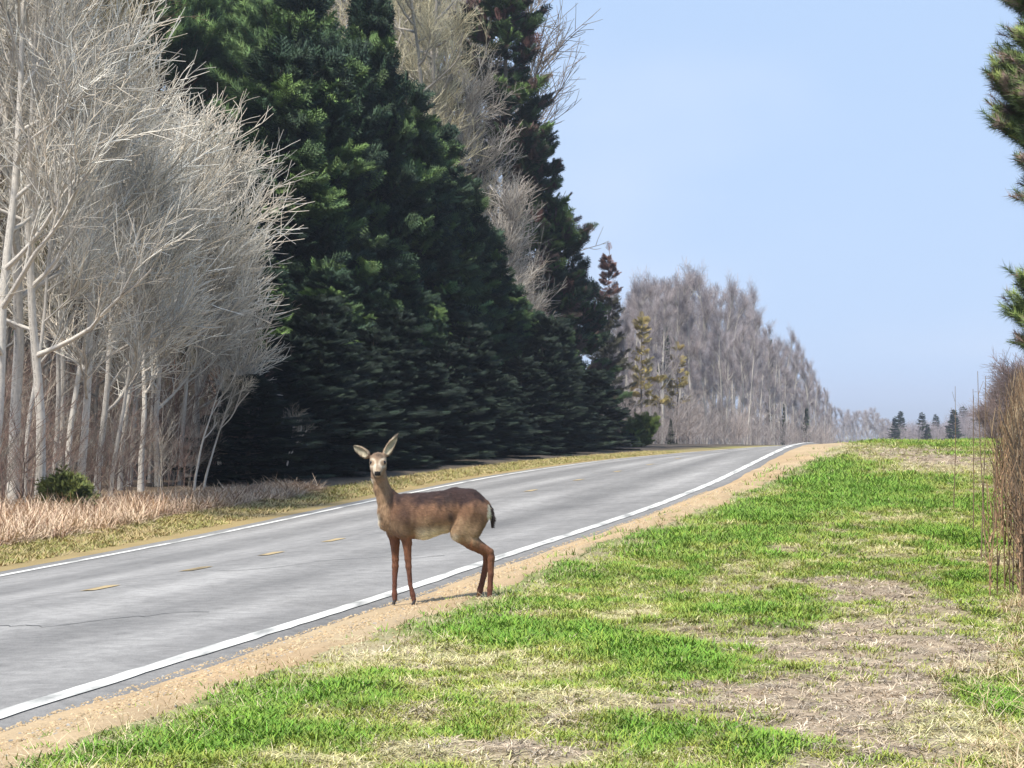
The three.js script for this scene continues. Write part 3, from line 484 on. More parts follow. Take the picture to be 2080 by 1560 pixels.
// conifers along the far stand and beyond the crest
const narrow = [0, 1].map((k) => conifer(thing('narrow_conifer', '', 'conifer', [0, 0, 0]), 720 + k, { h: 9, start: 0.4, reach: (t, y, a) => (0.05 + 2.2 * (1 - t)) * (0.5 + 0.7 * noise(t * 13, Math.cos(a) * 2 + k * 5, Math.sin(a) * 2)), per: 6, whorl: 0.34, low: -0.2, high: 0.6, every: 0.28, fan: 3, spray: 0.75, colour: litSpruceGreen }));
[[1350, -15, 662, 0.7, 'narrow dark spruce pointing up between the two yellowish trees'], [1566, -15.5, 690, 0.4, 'thin dark conifer with gappy boughs on the edge of the hazy stand'], [1592, -13.6, 820, 0.5, 'low dark conifer at the road edge of the hazy stand'], [1638, -13.2, 830, 0.9, 'small dark conifer near the far end of the hazy stand'], [1362, -10.6, 850, 1.0, 'small dark conifer beside the round green bush at the roadside']].forEach(([px, off, py, w, label], i) => { const p = at(px, off), s = heightFor(py, -p[2], p[1]) / 9; if (i < 2) { const o = narrow[i]; o.position.set(...p); o.scale.set(s * w, s, s * w); o.userData.label = label; } else copy(narrow[i % 2], label, p, [s * w, s, s * w], i); });
{ const p = at(1237, -13.4), h = heightFor(500, -p[2], p[1]); conifer(thing('brown_spruce', 'narrow spruce with a reddish brown top right of the dark conifers', 'conifer', p), 731, { h, start: 1, reach: (t, y, a) => 0.05 + 1.9 * (1 - t) * (0.5 + 0.8 * noise(y * 2, a)), per: 5, whorl: 0.3, low: -0.2, high: 0.7, every: 0.24, fan: 2, spray: 0.8, colour: (r, t, u) => vary(r, t > 0.7 ? [0.26, 0.15, 0.13] : [0.09, 0.09, 0.055], 0.3) }); }
[[1303, -13, 640, 0.5, 'yellow-tinged conifer left of the narrow dark spruce'], [1376, -13, 700, 0.55, 'yellow-tinged conifer right of the narrow dark spruce'], [1338, -12, 770, 0.55, 'short yellow-tinged conifer under the narrow dark spruce']].forEach(([px, off, py, w, label], i) => { const p = at(px, off), h = heightFor(py, -p[2], p[1]); conifer(thing('yellow_conifer', label, 'conifer', p), 740 + i, { h, start: 1.8, reach: (t) => (0.1 + 2.4 * w * (1 - t)) * (0.6 + 0.6 * noise(t * 11, i)), per: 5, gap: 0.35, whorl: 0.40, low: 0.1, high: 0.8, every: 0.34, fan: 2, spray: 0.8, colour: (r) => vary(r, [0.44, 0.36, 0.14], 0.35, 0.15) }); });
[[1818, 846], [1829, 836], [1873, 838], [1884, 862], [1901, 842], [1912, 868], [1926, 862], [1937, 833], [1957, 826], [1975, 850], [1990, 838]].forEach(([px, py], i) => { const D = 320 + (i * 37) % 50, X = (px - 1040) / F * D, y = land(X - roadX(D), D), s = heightFor(py, D, y) / 9; copy(narrow[i % 2], 'small distant spruce, one of the dark points on the horizon over the grass', [X, y, -D], [s * 1.7, s, s * 1.7], i, 'small spruces on the horizon over the grass'); });
function bush(name, label, px, off, py, w, col) {              // a leafy bush: stems and leaf sprays
  const p = at(px, off), h = heightFor(py, -p[2], p[1]), r = thing(name, label, 'bush', p), rnd = rng(px), g = new G(), L = [];
  for (let k = 0; k < 16; k++) { const a = rnd() * 6.28, d = V(Math.cos(a) * w / h * rnd(), 1, Math.sin(a) * w / h * rnd()).normalize(), pts = wander(rnd, V(0, -0.05, 0), d, h * (0.6 + 0.4 * rnd()), 5, 0.2, 0); g.tube(pts, taper(5, 0.02, 0.006), 4); for (let j = 1; j < 6; j++) for (let q = 0; q < 6; q++) L.push([onto(pts[j], V(rnd() - 0.5, 0.5 * rnd(), rnd() - 0.5).normalize(), rnd() * 6, 0.5 + 0.5 * rnd()), vary(rnd, col, 0.35, 0.2)]); }
  put('stems', g.build(), MAT.darkBark, r); many('foliage', sprayGeo, MAT.leaf, L, r);
}
bush('green_bush', 'round green bush at the roadside right of the dark conifers', 1302, -9.2, 846, 1.1, [0.22, 0.31, 0.07]);
bush('green_bush', 'small green bush at the foot of the pale trunks on the left', 134, -8.7, 1000, 0.10, [0.16, 0.20, 0.05]);

// ---------------------------------------------------------------- right side: pine, bare shrubs, dry brush
{
  const D = 24, X = (2330 - 1040) / F * D, p = [X, land(X - roadX(D), D), -D];
  const pine = thing('pine_tree', 'pine whose needled boughs hang in from the right edge of the photo', 'pine', p);
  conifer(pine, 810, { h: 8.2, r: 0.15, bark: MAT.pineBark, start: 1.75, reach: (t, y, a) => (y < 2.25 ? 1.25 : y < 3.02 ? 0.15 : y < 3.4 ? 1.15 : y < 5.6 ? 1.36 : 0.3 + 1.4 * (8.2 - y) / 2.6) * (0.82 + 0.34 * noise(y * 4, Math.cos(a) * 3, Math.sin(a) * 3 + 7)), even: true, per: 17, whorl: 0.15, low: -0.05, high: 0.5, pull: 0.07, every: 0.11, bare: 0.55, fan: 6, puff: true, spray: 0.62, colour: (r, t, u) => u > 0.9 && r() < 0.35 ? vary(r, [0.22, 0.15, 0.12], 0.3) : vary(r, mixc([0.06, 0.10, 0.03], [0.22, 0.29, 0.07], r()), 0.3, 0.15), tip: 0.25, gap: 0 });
  const rnd = rng(821), sl = ['purplish bare shrub behind the dry brush, nearest the right edge', 'bare shrub rising behind the dry brush under the pine boughs', 'bare shrub at the left end of those behind the dry brush', 'low bare shrub farthest back beyond the dry brush'];
  [[2084, 60, 768], [2058, 62, 788], [2036, 70, 812], [2018, 78, 836]].forEach(([px, D2, py], i) => { const x = (px - 1040) / F * D2, y = land(x - roadX(D2), D2), h = heightFor(py, D2, y); bareTree(thing('bare_shrub', sl[i], 'shrub', [x, y, -D2]), 830 + i, { h, limbs: 12, start: 0.06, limbLen: h * 0.5, subs: 4, every: 0.25, spray: 0.7, r: 0.03, twigColour: [0.22, 0.165, 0.16], bark: MAT.darkBark }); });
  // dry standing stems
  const stem = (() => { const r = rng(9), g = new G(); g.tube(wander(r, V(0, -0.05, 0), V(0, 1, 0), 1.05, 6, 0.1, 0.02), taper(6, 0.007, 0.003), 3); for (let k = 0; k < 4; k++) { const a = r() * 6.28; g.tube(wander(r, V(0, 0.45 + 0.13 * k, 0), V(Math.cos(a) * 0.4, 1, Math.sin(a) * 0.4).normalize(), 0.28, 2, 0.2, 0.05), [0.004, 0.0035, 0.002], 3); } for (let k = 0; k < 5; k++) { const a = r() * 6.28; g.blade(V(0, 0.1 + 0.14 * k, 0), V(Math.cos(a) * 0.5, 0.85, Math.sin(a) * 0.5).normalize(), V(-Math.sin(a), 0, Math.cos(a)), 0.25, 0.012, -0.35, V(0, 1, 0), 0.2); } return g.build(); })();
  const L = [];
  for (let k = 0; k < 11000; k++) { const D2 = 18.5 + Math.pow(rnd(), 1.3) * 46, off = 5.0 + 0.002 * (D2 - 17) + Math.abs(rnd() + rnd() - 1) * 2.2 + (rnd() < 0.06 ? -0.25 : 0) + 0.3 * (fbm(D2 * 0.5, 4, 2) - 0.5), h = (0.75 + 0.5 * rnd()) * (D2 < 21 ? 0.8 : D2 > 40 ? 1.3 : 1.0); L.push([new THREE.Matrix4().compose(V(...place(off, D2)), new THREE.Quaternion().setFromEuler(new THREE.Euler((rnd() - 0.5) * 0.13, rnd() * 6, (rnd() - 0.5) * 0.13)), V(1.1, h, 1.1)), vary(rnd, rnd() < 0.55 ? [0.24, 0.15, 0.085] : rnd() < 0.6 ? [0.11, 0.078, 0.055] : [0.44, 0.33, 0.20], 0.3, 0.1)]); }
  tag(many('dry_brush', stem, MAT.tint, L), 'stand of brown dry stems along the right edge of the verge', 'dry brush', null, 'stuff');
  [[1936, 776, 30, 'lone thin dry stalk standing tallest and left of the dry brush'], [1977, 780, 26, 'thin dry stalk second from the left over the dry brush'], [1992, 752, 22, 'tall thin dry stalk at the left corner of the dry brush'], [2003, 742, 22, 'tallest thin dry stalk leaning over the corner of the dry brush'], [2016, 790, 24, 'short thin dry stalk right of the leaning one']].forEach(([px, py, D2, label], i) => { const x = (px - 1040) / F * D2, y = land(x - roadX(D2), D2), h = heightFor(py, D2, y), r = rng(900 + i), t = thing('dry_stalk', label, 'dry stalk', [x, y, -D2]), pts = wander(r, V(0, -0.05, 0), V(i === 3 ? -0.04 : 0.02, 1, 0), h, 8, 0.05, 0.02), g = new G(), s = new G(); g.tube(pts, taper(8, 0.008, 0.0028), 4); put('stem', g.build(), std({ color: lin(0.20, 0.14, 0.09) }), t); for (let k = 3; k < 8; k++) { const a = r() * 6.28; s.tube(wander(r, pts[k], V(Math.cos(a) * 0.35, 1, Math.sin(a) * 0.35).normalize(), 0.14, 2, 0.2, 0), [0.003, 0.0025, 0.0018], 3); } put('side_shoots', s.build(), std({ color: lin(0.26, 0.18, 0.11) }), t); });
}

// ---------------------------------------------------------------- grass
const tuft = (seed, n, len, wid, lay, spread) => { const r = rng(seed), g = new G(); for (let k = 0; k < n; k++) { const a = k * 2.4 + r(), el = lay + (1 - lay) * r() * 0.6, d = V(Math.cos(a) * el, 1.02 - el, Math.sin(a) * el).normalize(), q = r() * 6.28, o = V(Math.cos(q) * spread * r(), -0.008, Math.sin(q) * spread * r()); g.blade(o, d, V(-Math.sin(a), 0, Math.cos(a)), len * (0.55 + 0.6 * r()), wid * (0.8 + 0.5 * r()), -0.25 - 0.35 * r(), V(0, 1, 0)); } return g.build(); };
const greenTuft = [tuft(1, 11, 0.085, 0.0052, 0.15, 0.035), tuft(2, 13, 0.075, 0.005, 0.3, 0.045)], strawTuft = [tuft(3, 10, 0.10, 0.0042, 0.5, 0.04), tuft(4, 9, 0.12, 0.004, 0.75, 0.05)], litter = tuft(5, 7, 0.13, 0.006, 0.93, 0.07), tall = tuft(6, 12, 0.5, 0.008, 0.08, 0.07);
{
  const rnd = rng(1234), lists = { g0: [], g1: [], s0: [], s1: [], l: [] };
  const scatter = (D0, D1, per, scale) => {
    const a = (roadX(D1) - 0) , N = Math.round((D1 - D0) * 6.4 * per);
    for (let k = 0; k < N; k++) {
      const D = D0 + (D1 - D0) * rnd(), off = 0.6 + 5.4 * rnd(), X = roadX(D) + off; if (Math.abs(X) > 0.222 * D + 0.3) continue;
      const edgeP = step(0.7, 1.55, off - wider(D) + 0.5 * (fbm(X * 1.6, D * 1.2, 3) - 0.5)); if (rnd() > edgeP * edgeP + 0.02) continue;
      const g = greenness(X, D), b = brownness(X, D), y = land(off, D), cl = fbm(X * 6, D * 6, 2);
            const isG = rnd() < Math.min(0.86, g * 1.0 + 0.05) * (1 - 0.6 * b), s = scale * (0.6 + 0.8 * rnd()) * (0.75 + 0.6 * cl) * (isG ? 0.8 + 0.45 * g : 1);
      const m = new THREE.Matrix4().compose(V(X, y, -D), new THREE.Quaternion().setFromEuler(new THREE.Euler((rnd() - 0.5) * 0.3, rnd() * 6.28, (rnd() - 0.5) * 0.3)), V(s * 1.15, s, s * 1.15));
      if (isG) { const c = mixc([0.28, 0.30, 0.055], [0.12, 0.25, 0.015], clamp(g * 1.05 - 0.15 + 0.7 * (rnd() - 0.5))); lists[rnd() < 0.5 ? 'g0' : 'g1'].push([m, vary(rnd, c, 0.4, 0.25)]); }
      else { const c = b > rnd() * 0.6 + 0.12 ? mixc([0.66, 0.54, 0.39], [0.11, 0.08, 0.055], Math.pow(rnd(), 1.1)) : mixc([0.60, 0.52, 0.30], [0.40, 0.38, 0.15], rnd()); lists[b > 0.45 && rnd() < 0.7 ? 'l' : rnd() < 0.15 ? 'l' : rnd() < 0.5 ? 's0' : 's1'].push([m, vary(rnd, c, 0.42, 0.12)]); }
    }
  };
  scatter(8.6, 14, 1900, 0.74); scatter(14, 22, 1150, 0.86); scatter(22, 36, 470, 1.1); scatter(36, 66, 190, 1.5);
  tag(many('green_grass', greenTuft[0], MAT.leaf, lists.g0), 'fresh green grass growing in patches on the verge', 'grass', null, 'stuff'); tag(many('green_grass', greenTuft[1], MAT.leaf, lists.g1), 'low spreading green grass between the straw on the verge', 'grass', null, 'stuff');
  tag(many('dry_grass', strawTuft[0], MAT.leaf, lists.s0), 'straw-coloured dry grass standing among the green on the verge', 'dry grass', null, 'stuff'); tag(many('dry_grass', strawTuft[1], MAT.leaf, lists.s1), 'flattened straw-coloured grass on the verge', 'dry grass', null, 'stuff'); tag(many('dead_thatch', litter, MAT.leaf, lists.l), 'brown dead thatch lying on the verge', 'thatch', null, 'stuff');
  // tall dry grass: right edge and the far side of the road
  const W = [], wisp = tuft(8, 5, 0.19, 0.0024, 0.12, 0.03);
  for (let k = 0; k < 4200; k++) { const D = 9 + Math.pow(rnd(), 1.4) * 44, off = rnd() < 0.7 ? 0.5 + wider(D) * rnd() + 0.95 * Math.sqrt(rnd()) : 0.8 + 4.4 * rnd(), s = 0.25 + 0.6 * rnd() * rnd(); if (Math.abs(roadX(D) + off) > 0.225 * D) continue; W.push([new THREE.Matrix4().compose(V(...place(off, D)), new THREE.Quaternion().setFromEuler(new THREE.Euler((rnd() - 0.5) * 0.8, rnd() * 6, (rnd() - 0.5) * 0.8)), V(1, s, 1)), vary(rnd, [0.56, 0.47, 0.29], 0.4, 0.1)]); }
  tag(many('dry_wisps', wisp, MAT.leaf, W), 'thin taller wisps of dry grass along the shoulder and over the verge', 'dry grass', null, 'stuff');
  const R = [], L = [], S = [], P = [];
  for (let k = 0; k < 3600; k++) { const D = 8.8 + rnd() * 30, off = 4.95 + rnd() * 1.9 + 0.6 * (fbm(D, 3, 2) - 0.5) + (D < 14 ? -0.35 : 0), s = 0.14 + 0.3 * rnd() * rnd() + (D > 16 ? 0.3 * rnd() : 0); R.push([new THREE.Matrix4().compose(V(...place(off, D)), new THREE.Quaternion().setFromEuler(new THREE.Euler((rnd() - 0.5) * 0.5, rnd() * 6, (rnd() - 0.5) * 0.5)), V(0.55, s, 0.55)), vary(rnd, rnd() < 0.7 ? [0.54, 0.44, 0.27] : [0.36, 0.25, 0.14], 0.25, 0.1)]); }
  tag(many('tall_dry_grass', tall, MAT.leaf, R), 'pale tall dry grass at the foot of the brown stems on the right', 'dry grass', null, 'stuff');
  for (let k = 0; k < 5200; k++) { const D = 22 + Math.pow(rnd(), 1.3) * 21, near = step(33, 43, D), off = -6.85 + 0.1 * near - rnd() * lerp(2.6, 1.0, near) - 0.4 * fbm(D * 0.6, 7, 2), s = (0.45 + 0.7 * rnd()) * lerp(1, 0.45, near); L.push([new THREE.Matrix4().compose(V(...place(off, D)), new THREE.Quaternion().setFromEuler(new THREE.Euler((rnd() - 0.5) * 0.6, rnd() * 6, (rnd() - 0.5) * 0.6)), V(1.2, s, 1.2)), vary(rnd, rnd() < 0.75 ? [0.56, 0.42, 0.29] : [0.30, 0.19, 0.13], 0.3, 0.1)]); }
  tag(many('tall_dry_grass', tall, MAT.leaf, L), 'pinkish tall dry grass in front of the bare trees across the road', 'dry grass', null, 'stuff');
  for (let k = 0; k < 15000; k++) { const D = 21 + Math.pow(rnd(), 1.3) * 60, off = -5.9 - rnd() * 1.15, n = fbm(roadX(D) + off, D * 0.5, 3); if (off > -6.2 && rnd() < 0.6) continue; const s = 0.9 + 0.9 * rnd(); const m = new THREE.Matrix4().compose(V(...place(off, D)), new THREE.Quaternion().setFromEuler(new THREE.Euler(0, rnd() * 6, 0)), V(s * 1.4, s, s * 1.4)); S.push([m, vary(rnd, rnd() < n * 0.9 ? [0.25, 0.24, 0.06] : [0.42, 0.32, 0.15], 0.25, 0.15)]); }
  tag(many('roadside_grass', greenTuft[1], MAT.leaf, S), 'mossy short grass strip along the far side of the road', 'grass', null, 'stuff');
  // loose stones on the shoulder
  const stone = new THREE.IcosahedronGeometry(1, 0); for (let k = 0; k < 14000; k++) { const D = 8.5 + Math.pow(rnd(), 1.6) * 30, off = 0.16 + 0.75 * rnd() * rnd() + (rnd() < 0.3 ? 0.25 : 0), s = 0.004 + 0.009 * rnd() * rnd(); P.push([new THREE.Matrix4().compose(V(roadX(D) + off, land(off, D) + 0.006, -D), new THREE.Quaternion().setFromEuler(new THREE.Euler(rnd() * 6, rnd() * 6, 0)), V(s * 1.3, s * 0.8, s)), vary(rnd, rnd() < 0.9 ? [0.44, 0.33, 0.20] : [0.30, 0.28, 0.25], 0.3, 0.1)]); }
  tag(many('loose_gravel', stone, MAT.tint, P), 'loose small stones scattered on the near shoulder', 'gravel', null, 'stuff');
}

// ---------------------------------------------------------------- the deer
{
  const S = 1049, P = (cx, cy, z) => V((cx - 780) / S, (1443 - cy) / S, z);
  const bones = [], bone = (a, ra, b, rb, k = 0.022, zs = 1) => bones.push({ a, b, ra, rb, k, zs });
  const chain = (list, k) => { for (let i = 0; i < list.length - 1; i++) bone(P(...list[i].slice(0, 3)), list[i][3], P(...list[i + 1].slice(0, 3)), list[i + 1][3], k); };
  chain([[470, 700, 0, 0.122], [570, 733, 0, 0.168], [700, 735, 0, 0.172], [840, 706, 0, 0.155], [960, 655, 0, 0.132], [1060, 665, 0, 0.132], [1125, 690, 0, 0.10]], 0.03);
  bone(P(440, 745, 0), 0.088, P(402, 795, 0), 0.052, 0.045);
  chain([[475, 680, 0, 0.105], [420, 600, 0.005, 0.077], [374, 520, 0.012, 0.058], [350, 430, 0.02, 0.053], [346, 350, 0.02, 0.055]], 0.025);
  bone(P(346, 296, 0.035), 0.062, P(347, 330, 0.085), 0.052, 0.02); bone(P(347, 330, 0.085), 0.05, P(351, 378, 0.20), 0.031, 0.02); bone(P(351, 378, 0.20), 0.031, P(352, 390, 0.222), 0.025, 0.01); bone(P(347, 385, 0.08), 0.035, P(351, 404, 0.185), 0.019, 0.014);
  for (const s of [-1, 1]) { bone(P(347 + s * 46, 312, 0.06), 0.022, P(347 + s * 40, 300, 0.085), 0.018, 0.012); bone(P(347 + s * 34, 350, 0.07), 0.03, P(347 + s * 26, 368, 0.12), 0.022, 0.015); }
  // front legs
  bone(P(495, 640, 0.075), 0.06, P(555, 850, 0.082), 0.06, 0.03); bone(P(470, 680, -0.07), 0.06, P(462, 860, -0.07), 0.055, 0.03);
  chain([[556, 850, 0.078, 0.058], [577, 945, 0.068, 0.034], [583, 1070, 0.066, 0.0235], [588, 1130, 0.066, 0.0225], [602, 1270, 0.066, 0.0145], [620, 1350, 0.068, 0.0185], [630, 1395, 0.074, 0.0165]], 0.01);
  chain([[462, 850, -0.07, 0.055], [474, 950, -0.066, 0.036], [478, 1080, -0.064, 0.025], [477, 1135, -0.064, 0.024], [472, 1290, -0.064, 0.0155], [472, 1360, -0.062, 0.0195], [474, 1400, -0.058, 0.018]], 0.01);
  // hind legs
  bone(P(1085, 690, 0.06), 0.10, P(1000, 850, 0.085), 0.072, 0.03); bone(P(1140, 720, 0.05), 0.08, P(1085, 850, 0.075), 0.07, 0.03); bone(P(1070, 700, -0.06), 0.10, P(1000, 850, -0.08), 0.072, 0.03); bone(P(1130, 720, -0.05), 0.08, P(1080, 850, -0.07), 0.068, 0.03);
  chain([[990, 860, 0.085, 0.072], [1100, 945, 0.072, 0.056], [1228, 1016, 0.058, 0.027], [1238, 1060, 0.055, 0.028], [1236, 1190, 0.055, 0.0205], [1230, 1310, 0.055, 0.0205], [1226, 1362, 0.06, 0.0185]], 0.012);
  chain([[990, 860, -0.08, 0.070], [1085, 950, -0.068, 0.054], [1196, 1032, -0.056, 0.027], [1205, 1080, -0.055, 0.027], [1180, 1210, -0.055, 0.0205], [1152, 1322, -0.055, 0.0205], [1142, 1370, -0.05, 0.0185]], 0.012);
  chain([[1195, 640, 0, 0.030], [1232, 690, 0, 0.022], [1252, 760, 0, 0.016], [1250, 822, 0, 0.008]], 0.012);
  const ears = [[P(268, 262, 0.02), P(152, 182, 0.0), 0.037, V(0.1, -0.25, 1)], [P(398, 254, 0.02), P(488, 106, 0.0), 0.036, V(0.35, -0.1, 1)]].map(([a, b, w, f]) => { const c = a.clone().lerp(b, 0.5), u = b.clone().sub(a), L = u.length() / 2 + 0.012; u.normalize(); f.addScaledVector(u, -f.dot(u)).normalize(); return { c, u, f, s: V().crossVectors(u, f), L, w }; });
  const ab = V(), ap = V();
  const capsule = (p, o) => { ab.subVectors(o.b, o.a); ap.subVectors(p, o.a); const t = clamp(ap.dot(ab) / ab.lengthSq()); ap.addScaledVector(ab, -t); return ap.length() - lerp(o.ra, o.rb, t); };
  const ell = (p, e, c, L, w, th) => { ap.subVectors(p, c); const x = ap.dot(e.u) / L, y = ap.dot(e.s) / (w * (0.4 + 0.62 * Math.sqrt(clamp((1.02 - x) * 0.62, 0, 2)))), z = ap.dot(e.f) / th, k = Math.hypot(x, y, z); return (k - 1) * th * 0.8 + (k > 1.6 ? (k - 1.6) * th : 0); };
  const sdf = (p) => {
    let d = 9; for (const o of bones) { const q = capsule(p, o), h = Math.max(o.k - Math.abs(d - q), 0) / o.k; d = Math.min(d, q) - h * h * o.k / 4; }
    for (const e of ears) { let q = ell(p, e, e.c, e.L, e.w, 0.024); const inner = ell(p, e, e.c.clone().addScaledVector(e.f, 0.019), e.L * 0.86, e.w * 0.78, 0.022); q = Math.max(q, -inner); const h = Math.max(0.012 - Math.abs(d - q), 0) / 0.012; d = Math.min(d, q) - h * h * 0.003; }
    return d;
  };
  // surface nets over the field
  const cell = 0.0055, lo = V(-0.63, -0.06, -0.24), N = [0.63 + 0.50, 0.06 + 1.32, 0.24 + 0.29].map((x) => Math.ceil(x / cell) + 2), f = new Float32Array(N[0] * N[1] * N[2]).fill(1), B = 8, p = V(), id = (x, y, z) => x + N[0] * (y + N[1] * z);
  for (let z0 = 0; z0 < N[2]; z0 += B) for (let y0 = 0; y0 < N[1]; y0 += B) for (let x0 = 0; x0 < N[0]; x0 += B) {
    p.set(x0 + B / 2, y0 + B / 2, z0 + B / 2).multiplyScalar(cell).add(lo); const d0 = sdf(p); const far = Math.abs(d0) > B * cell * 1.25 + 0.03;
    for (let z = z0; z < Math.min(z0 + B, N[2]); z++) for (let y = y0; y < Math.min(y0 + B, N[1]); y++) for (let x = x0; x < Math.min(x0 + B, N[0]); x++) { if (far) { f[id(x, y, z)] = d0; continue; } p.set(x, y, z).multiplyScalar(cell).add(lo); let d = sdf(p); d += 0.0035 * (noise(p.x * 60, p.y * 26, p.z * 60) - 0.5) + 0.006 * (noise(p.x * 14, p.y * 14, p.z * 14) - 0.5) * step(0.25, 0.5, p.y); f[id(x, y, z)] = d; }
  }
  const vid = new Map(), pos = [], idx = [], grid = new Int32Array(f.length).fill(-1);
  for (let z = 0; z < N[2] - 1; z++) for (let y = 0; y < N[1] - 1; y++) for (let x = 0; x < N[0] - 1; x++) {
    let mask = 0, n = 0, sx = 0, sy = 0, sz = 0; const c = [];
    for (let k = 0; k < 8; k++) { const v = f[id(x + (k & 1), y + ((k >> 1) & 1), z + (k >> 2))]; c.push(v); if (v < 0) mask |= 1 << k; }
    if (mask === 0 || mask === 255) continue;
    for (let a = 0; a < 8; a++) for (const bit of [1, 2, 4]) { const b = a | bit; if (b === a) continue; if ((c[a] < 0) === (c[b] < 0)) continue; const t = c[a] / (c[a] - c[b]); sx += (a & 1) + (bit === 1 ? t : 0); sy += ((a >> 1) & 1) + (bit === 2 ? t : 0); sz += (a >> 2) + (bit === 4 ? t : 0); n++; }
    grid[id(x, y, z)] = pos.length / 3; pos.push(lo.x + (x + sx / n) * cell, lo.y + (y + sy / n) * cell, lo.z + (z + sz / n) * cell);
  }
  for (let z = 1; z < N[2] - 1; z++) for (let y = 1; y < N[1] - 1; y++) for (let x = 1; x < N[0] - 1; x++) {
    const s = f[id(x, y, z)] < 0, q = (a, b, c, d, flip) => { if (a < 0 || b < 0 || c < 0 || d < 0) return; flip ? idx.push(a, b, c, a, c, d) : idx.push(a, c, b, a, d, c); };
    if (s !== f[id(x + 1, y, z)] < 0) q(grid[id(x, y - 1, z - 1)], grid[id(x, y, z - 1)], grid[id(x, y, z)], grid[id(x, y - 1, z)], s);
    if (s !== f[id(x, y + 1, z)] < 0) q(grid[id(x - 1, y, z - 1)], grid[id(x - 1, y, z)], grid[id(x, y, z)], grid[id(x, y, z - 1)], s);
    if (s !== f[id(x, y, z + 1)] < 0) q(grid[id(x - 1, y - 1, z)], grid[id(x, y - 1, z)], grid[id(x, y, z)], grid[id(x - 1, y, z)], s);
  }
  const g = new THREE.BufferGeometry(); g.setAttribute('position', new THREE.Float32BufferAttribute(pos, 3)); g.setIndex(idx); g.computeVertexNormals();
  // the coat, with dark shading patches painted in
  const C = (r, gg, b) => { const c = new THREE.Color().setRGB(r / 255, gg / 255, b / 255, THREE.SRGBColorSpace); return [c.r, c.g, c.b]; };
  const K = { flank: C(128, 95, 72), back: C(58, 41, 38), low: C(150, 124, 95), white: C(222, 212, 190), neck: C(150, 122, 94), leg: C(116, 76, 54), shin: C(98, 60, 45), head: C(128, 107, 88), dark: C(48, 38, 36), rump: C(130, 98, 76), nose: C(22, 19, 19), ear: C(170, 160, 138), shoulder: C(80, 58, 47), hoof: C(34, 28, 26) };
  const col = [], nor = g.attributes.normal;
  for (let i = 0; i < pos.length / 3; i++) {
    const x = pos[3 * i], y = pos[3 * i + 1], z = pos[3 * i + 2], cx = x * S + 780, cy = 1443 - y * S, ny = nor.getY(i), nz = nor.getZ(i), w = (noise(x * 38, y * 12, z * 38) - 0.5), cyn = cy + 60 * w + 50 * (noise(x * 9, y * 9, z * 9 + 4) - 0.5);
    let c = K.flank;
    const body = step(405, 470, cx);
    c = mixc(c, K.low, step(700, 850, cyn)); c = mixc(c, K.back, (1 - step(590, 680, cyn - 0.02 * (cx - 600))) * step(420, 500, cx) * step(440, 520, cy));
    c = mixc(c, K.rump, step(1080, 1180, cx) * step(600, 680, cyn)); c = mixc(c, K.shoulder, 0.95 * Math.exp(-(((cx - 560) / 75) ** 2) - ((cyn - 730) / 130) ** 2));  // the shoulder band is shading put into the coat colour
    c = mixc(c, K.dark, 0.8 * Math.exp(-(((cx - 900) / 45) ** 2) - ((cyn - 620) / 40) ** 2) + 0.8 * Math.exp(-(((cx - 915) / 26) ** 2) - ((cyn - 730) / 40) ** 2));  // two flank blots, also shading painted into the coat
    c = mixc(c, K.white, clamp(-ny * 1.6) * step(620, 680, cx) * step(780, 880, cy) * (1 - step(940, 1010, cx)) * 0.9);
    c = mixc(c, K.neck, (1 - body) * step(420, 470, cy) * (1 - step(800, 860, cy)));
    c = mixc(c, K.white, (1 - step(296, 330, cx + 90 * w)) * step(330, 400, cy) * (1 - step(560, 640, cy)) * 0.9);
    c = mixc(c, K.white, (1 - step(345, 372, cx)) * step(700, 740, cy) * (1 - step(820, 850, cy)) * 0.8);
    c = mixc(c, K.leg, step(900, 1010, cyn) * (cx < 700 ? step(870, 940, cyn) : 1)); c = mixc(c, K.leg, (cx < 640 && cx > 400 ? 1 : 0) * step(830, 930, cyn)); c = mixc(c, K.shin, step(1100, 1250, cyn)); c = mixc(c, K.dark, 0.5 * step(1380, 1420, cy) * (cx > 1000 ? 1 : 0));
    if (cx > 1205 && cy > 640 && cy < 860 && cx > 1170 + 0.25 * (cy - 600)) c = (x * S + 780) > 1238 - 0.0016 * (cy - 740) ** 2 || Math.abs(z) < 0.004 ? mixc(K.dark, K.back, 0.3) : mixc(K.white, K.dark, 0.2);
    if (cy < 440 && cx < 520) {                                  // the head
      c = mixc(K.head, K.low, 0.3 * step(0.0, 0.12, z)); const ex = Math.min(Math.hypot(cx - 300, (cy - 312)), Math.hypot(cx - 392, cy - 312));
      c = mixc(c, K.white, 0.4 * Math.exp(-(((ex - 30) / 9) ** 2)) * (z > 0.03 ? 1 : 0)); c = mixc(c, K.dark, 0.6 * Math.exp(-(((cx - 347) / 30) ** 2) - ((cy - 255) / 22) ** 2)); c = mixc(c, K.dark, 0.3 * Math.exp(-(((cx - 347) / 12) ** 2) - ((cy - 335) / 30) ** 2));
      if (z > 0.15) { c = mixc(c, K.white, step(0.15, 0.17, z) * (cx < 340 ? 0.4 : 0.12)); if (z > 0.19 && cy > 376 && cy < 410 && Math.abs(cx - 352) < 24) c = K.nose; }
      
      for (const e of ears) { const q = V(x, y, z).sub(e.c), u = q.dot(e.u) / e.L, v = q.dot(e.s) / e.w; if (Math.abs(u) < 1.1 && Math.abs(v) < 1.2 && u > -0.75) { const inside = V(nor.getX(i), ny, nz).dot(e.f) > 0.2; c = inside ? mixc(K.ear, K.head, 0.75 * step(0.35, 0.8, Math.abs(v))) : K.head; if (u > 0.5) c = mixc(c, K.dark, 0.85 * step(0.5, 0.95, u)); } }
    }
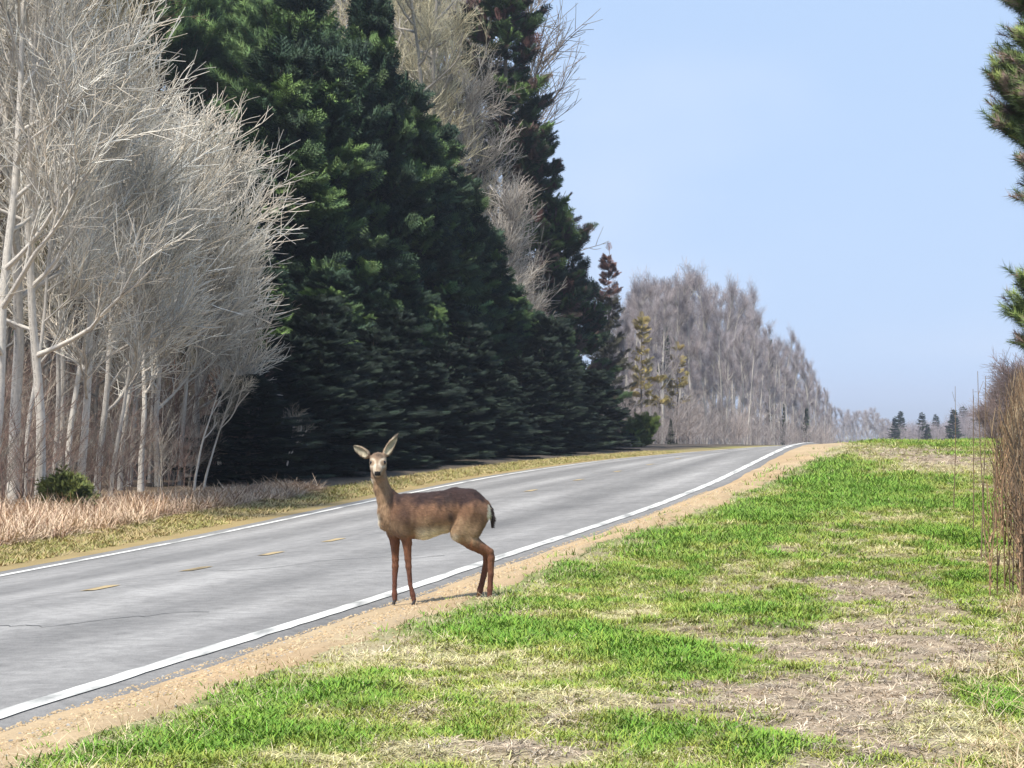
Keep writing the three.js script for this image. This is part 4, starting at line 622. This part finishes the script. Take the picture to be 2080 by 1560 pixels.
    const k = 1 + 0.5 * w + 0.25 * (noise(x * 150, y * 45, z * 150) - 0.5); col.push(c[0] * k, c[1] * k, c[2] * k);
  }
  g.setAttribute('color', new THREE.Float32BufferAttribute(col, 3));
  const D = 18.8, X = (880 - 1040) / F * D, y0 = EYE + Math.tan(Math.atan((780 - 1230) / F) + PITCH) * D;
  const deer = thing('deer', 'brown white-tailed doe standing at the road edge, head turned to the camera', 'deer', [X, y0, -D]);
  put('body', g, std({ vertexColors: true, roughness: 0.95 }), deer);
  { // short hair lying along the body
    const rnd = rng(4242), h = new G(); h.tri([-0.5, 0, 0], [0.5, 0, 0], [0, 1, 0], [0, 0, 1]); const hair = h.build(), L = [], n = pos.length / 3, d = V(), nn = V(), flow = V();
    for (let k = 0; k < 42000; k++) {
      const i = Math.floor(rnd() * n), x = pos[3 * i], y = pos[3 * i + 1], z = pos[3 * i + 2], cx = x * S + 780, cy = 1443 - y * S; if (cy < 445 && z > 0.10) continue;
      nn.set(nor.getX(i), nor.getY(i), nor.getZ(i)); if (cy > 900) flow.set(0.05, -1, 0); else if (cy < 445) flow.set(0, 0.6, -0.8); else if (cx < 470) flow.set(0.35, -1, -0.1); else flow.set(1, -0.45, 0);
      flow.x += (rnd() - 0.5) * 0.4; flow.y += (rnd() - 0.5) * 0.4; flow.addScaledVector(nn, -flow.dot(nn)).normalize(); d.copy(flow).addScaledVector(nn, 0.22 + 0.2 * rnd()).normalize();
      const sx = new THREE.Vector3().crossVectors(d, nn).normalize(), sz = new THREE.Vector3().crossVectors(sx, d), len = (cy > 900 || cy < 445 ? 0.010 : 0.019) * (0.7 + 0.6 * rnd()), wd = 0.0026;
      const m = new THREE.Matrix4().makeBasis(sx.multiplyScalar(wd), d.clone().multiplyScalar(len), sz).setPosition(x, y, z), f = 0.62 + 0.85 * rnd(); L.push([m, lin(clamp(col[3 * i] * f), clamp(col[3 * i + 1] * f), clamp(col[3 * i + 2] * f))]);
    }
    many('fur', hair, std({ color: 0xffffff, roughness: 0.9 }), L, deer);
  }
  const shiny = std({ color: lin(0.012, 0.009, 0.008), roughness: 0.15 });
  for (const s of [-1, 1]) { const e = put('eye', new THREE.SphereGeometry(0.0165, 16, 12), shiny, deer); e.position.copy(P(347 + s * 47, 311, 0.093)); }
  const hoofMat = std({ color: lin(0.03, 0.025, 0.022), roughness: 0.5 });
  const hoof = (cx, cy, z) => { const a = new G(); for (const s of [-1, 1]) a.tube([P(cx + 2, cy - 34, z + s * 0.006), P(cx - 6, cy - 8, z + s * 0.010), P(cx - 10, cy + 8, z + s * 0.011)], [0.009, 0.0125, 0.0135], 7); for (const s of [-1, 1]) { const cpt = P(cx - 10, cy + 8, z + s * 0.011); const k = a.v(cpt.x, cpt.y, cpt.z, 0, -1, 0); } put('hoof', a.build(), hoofMat, deer); };
  hoof(634, 1428, 0.078); hoof(474, 1432, -0.056); hoof(1226, 1392, 0.062); hoof(1141, 1400, -0.048);
}

renderer.render(scene, camera);
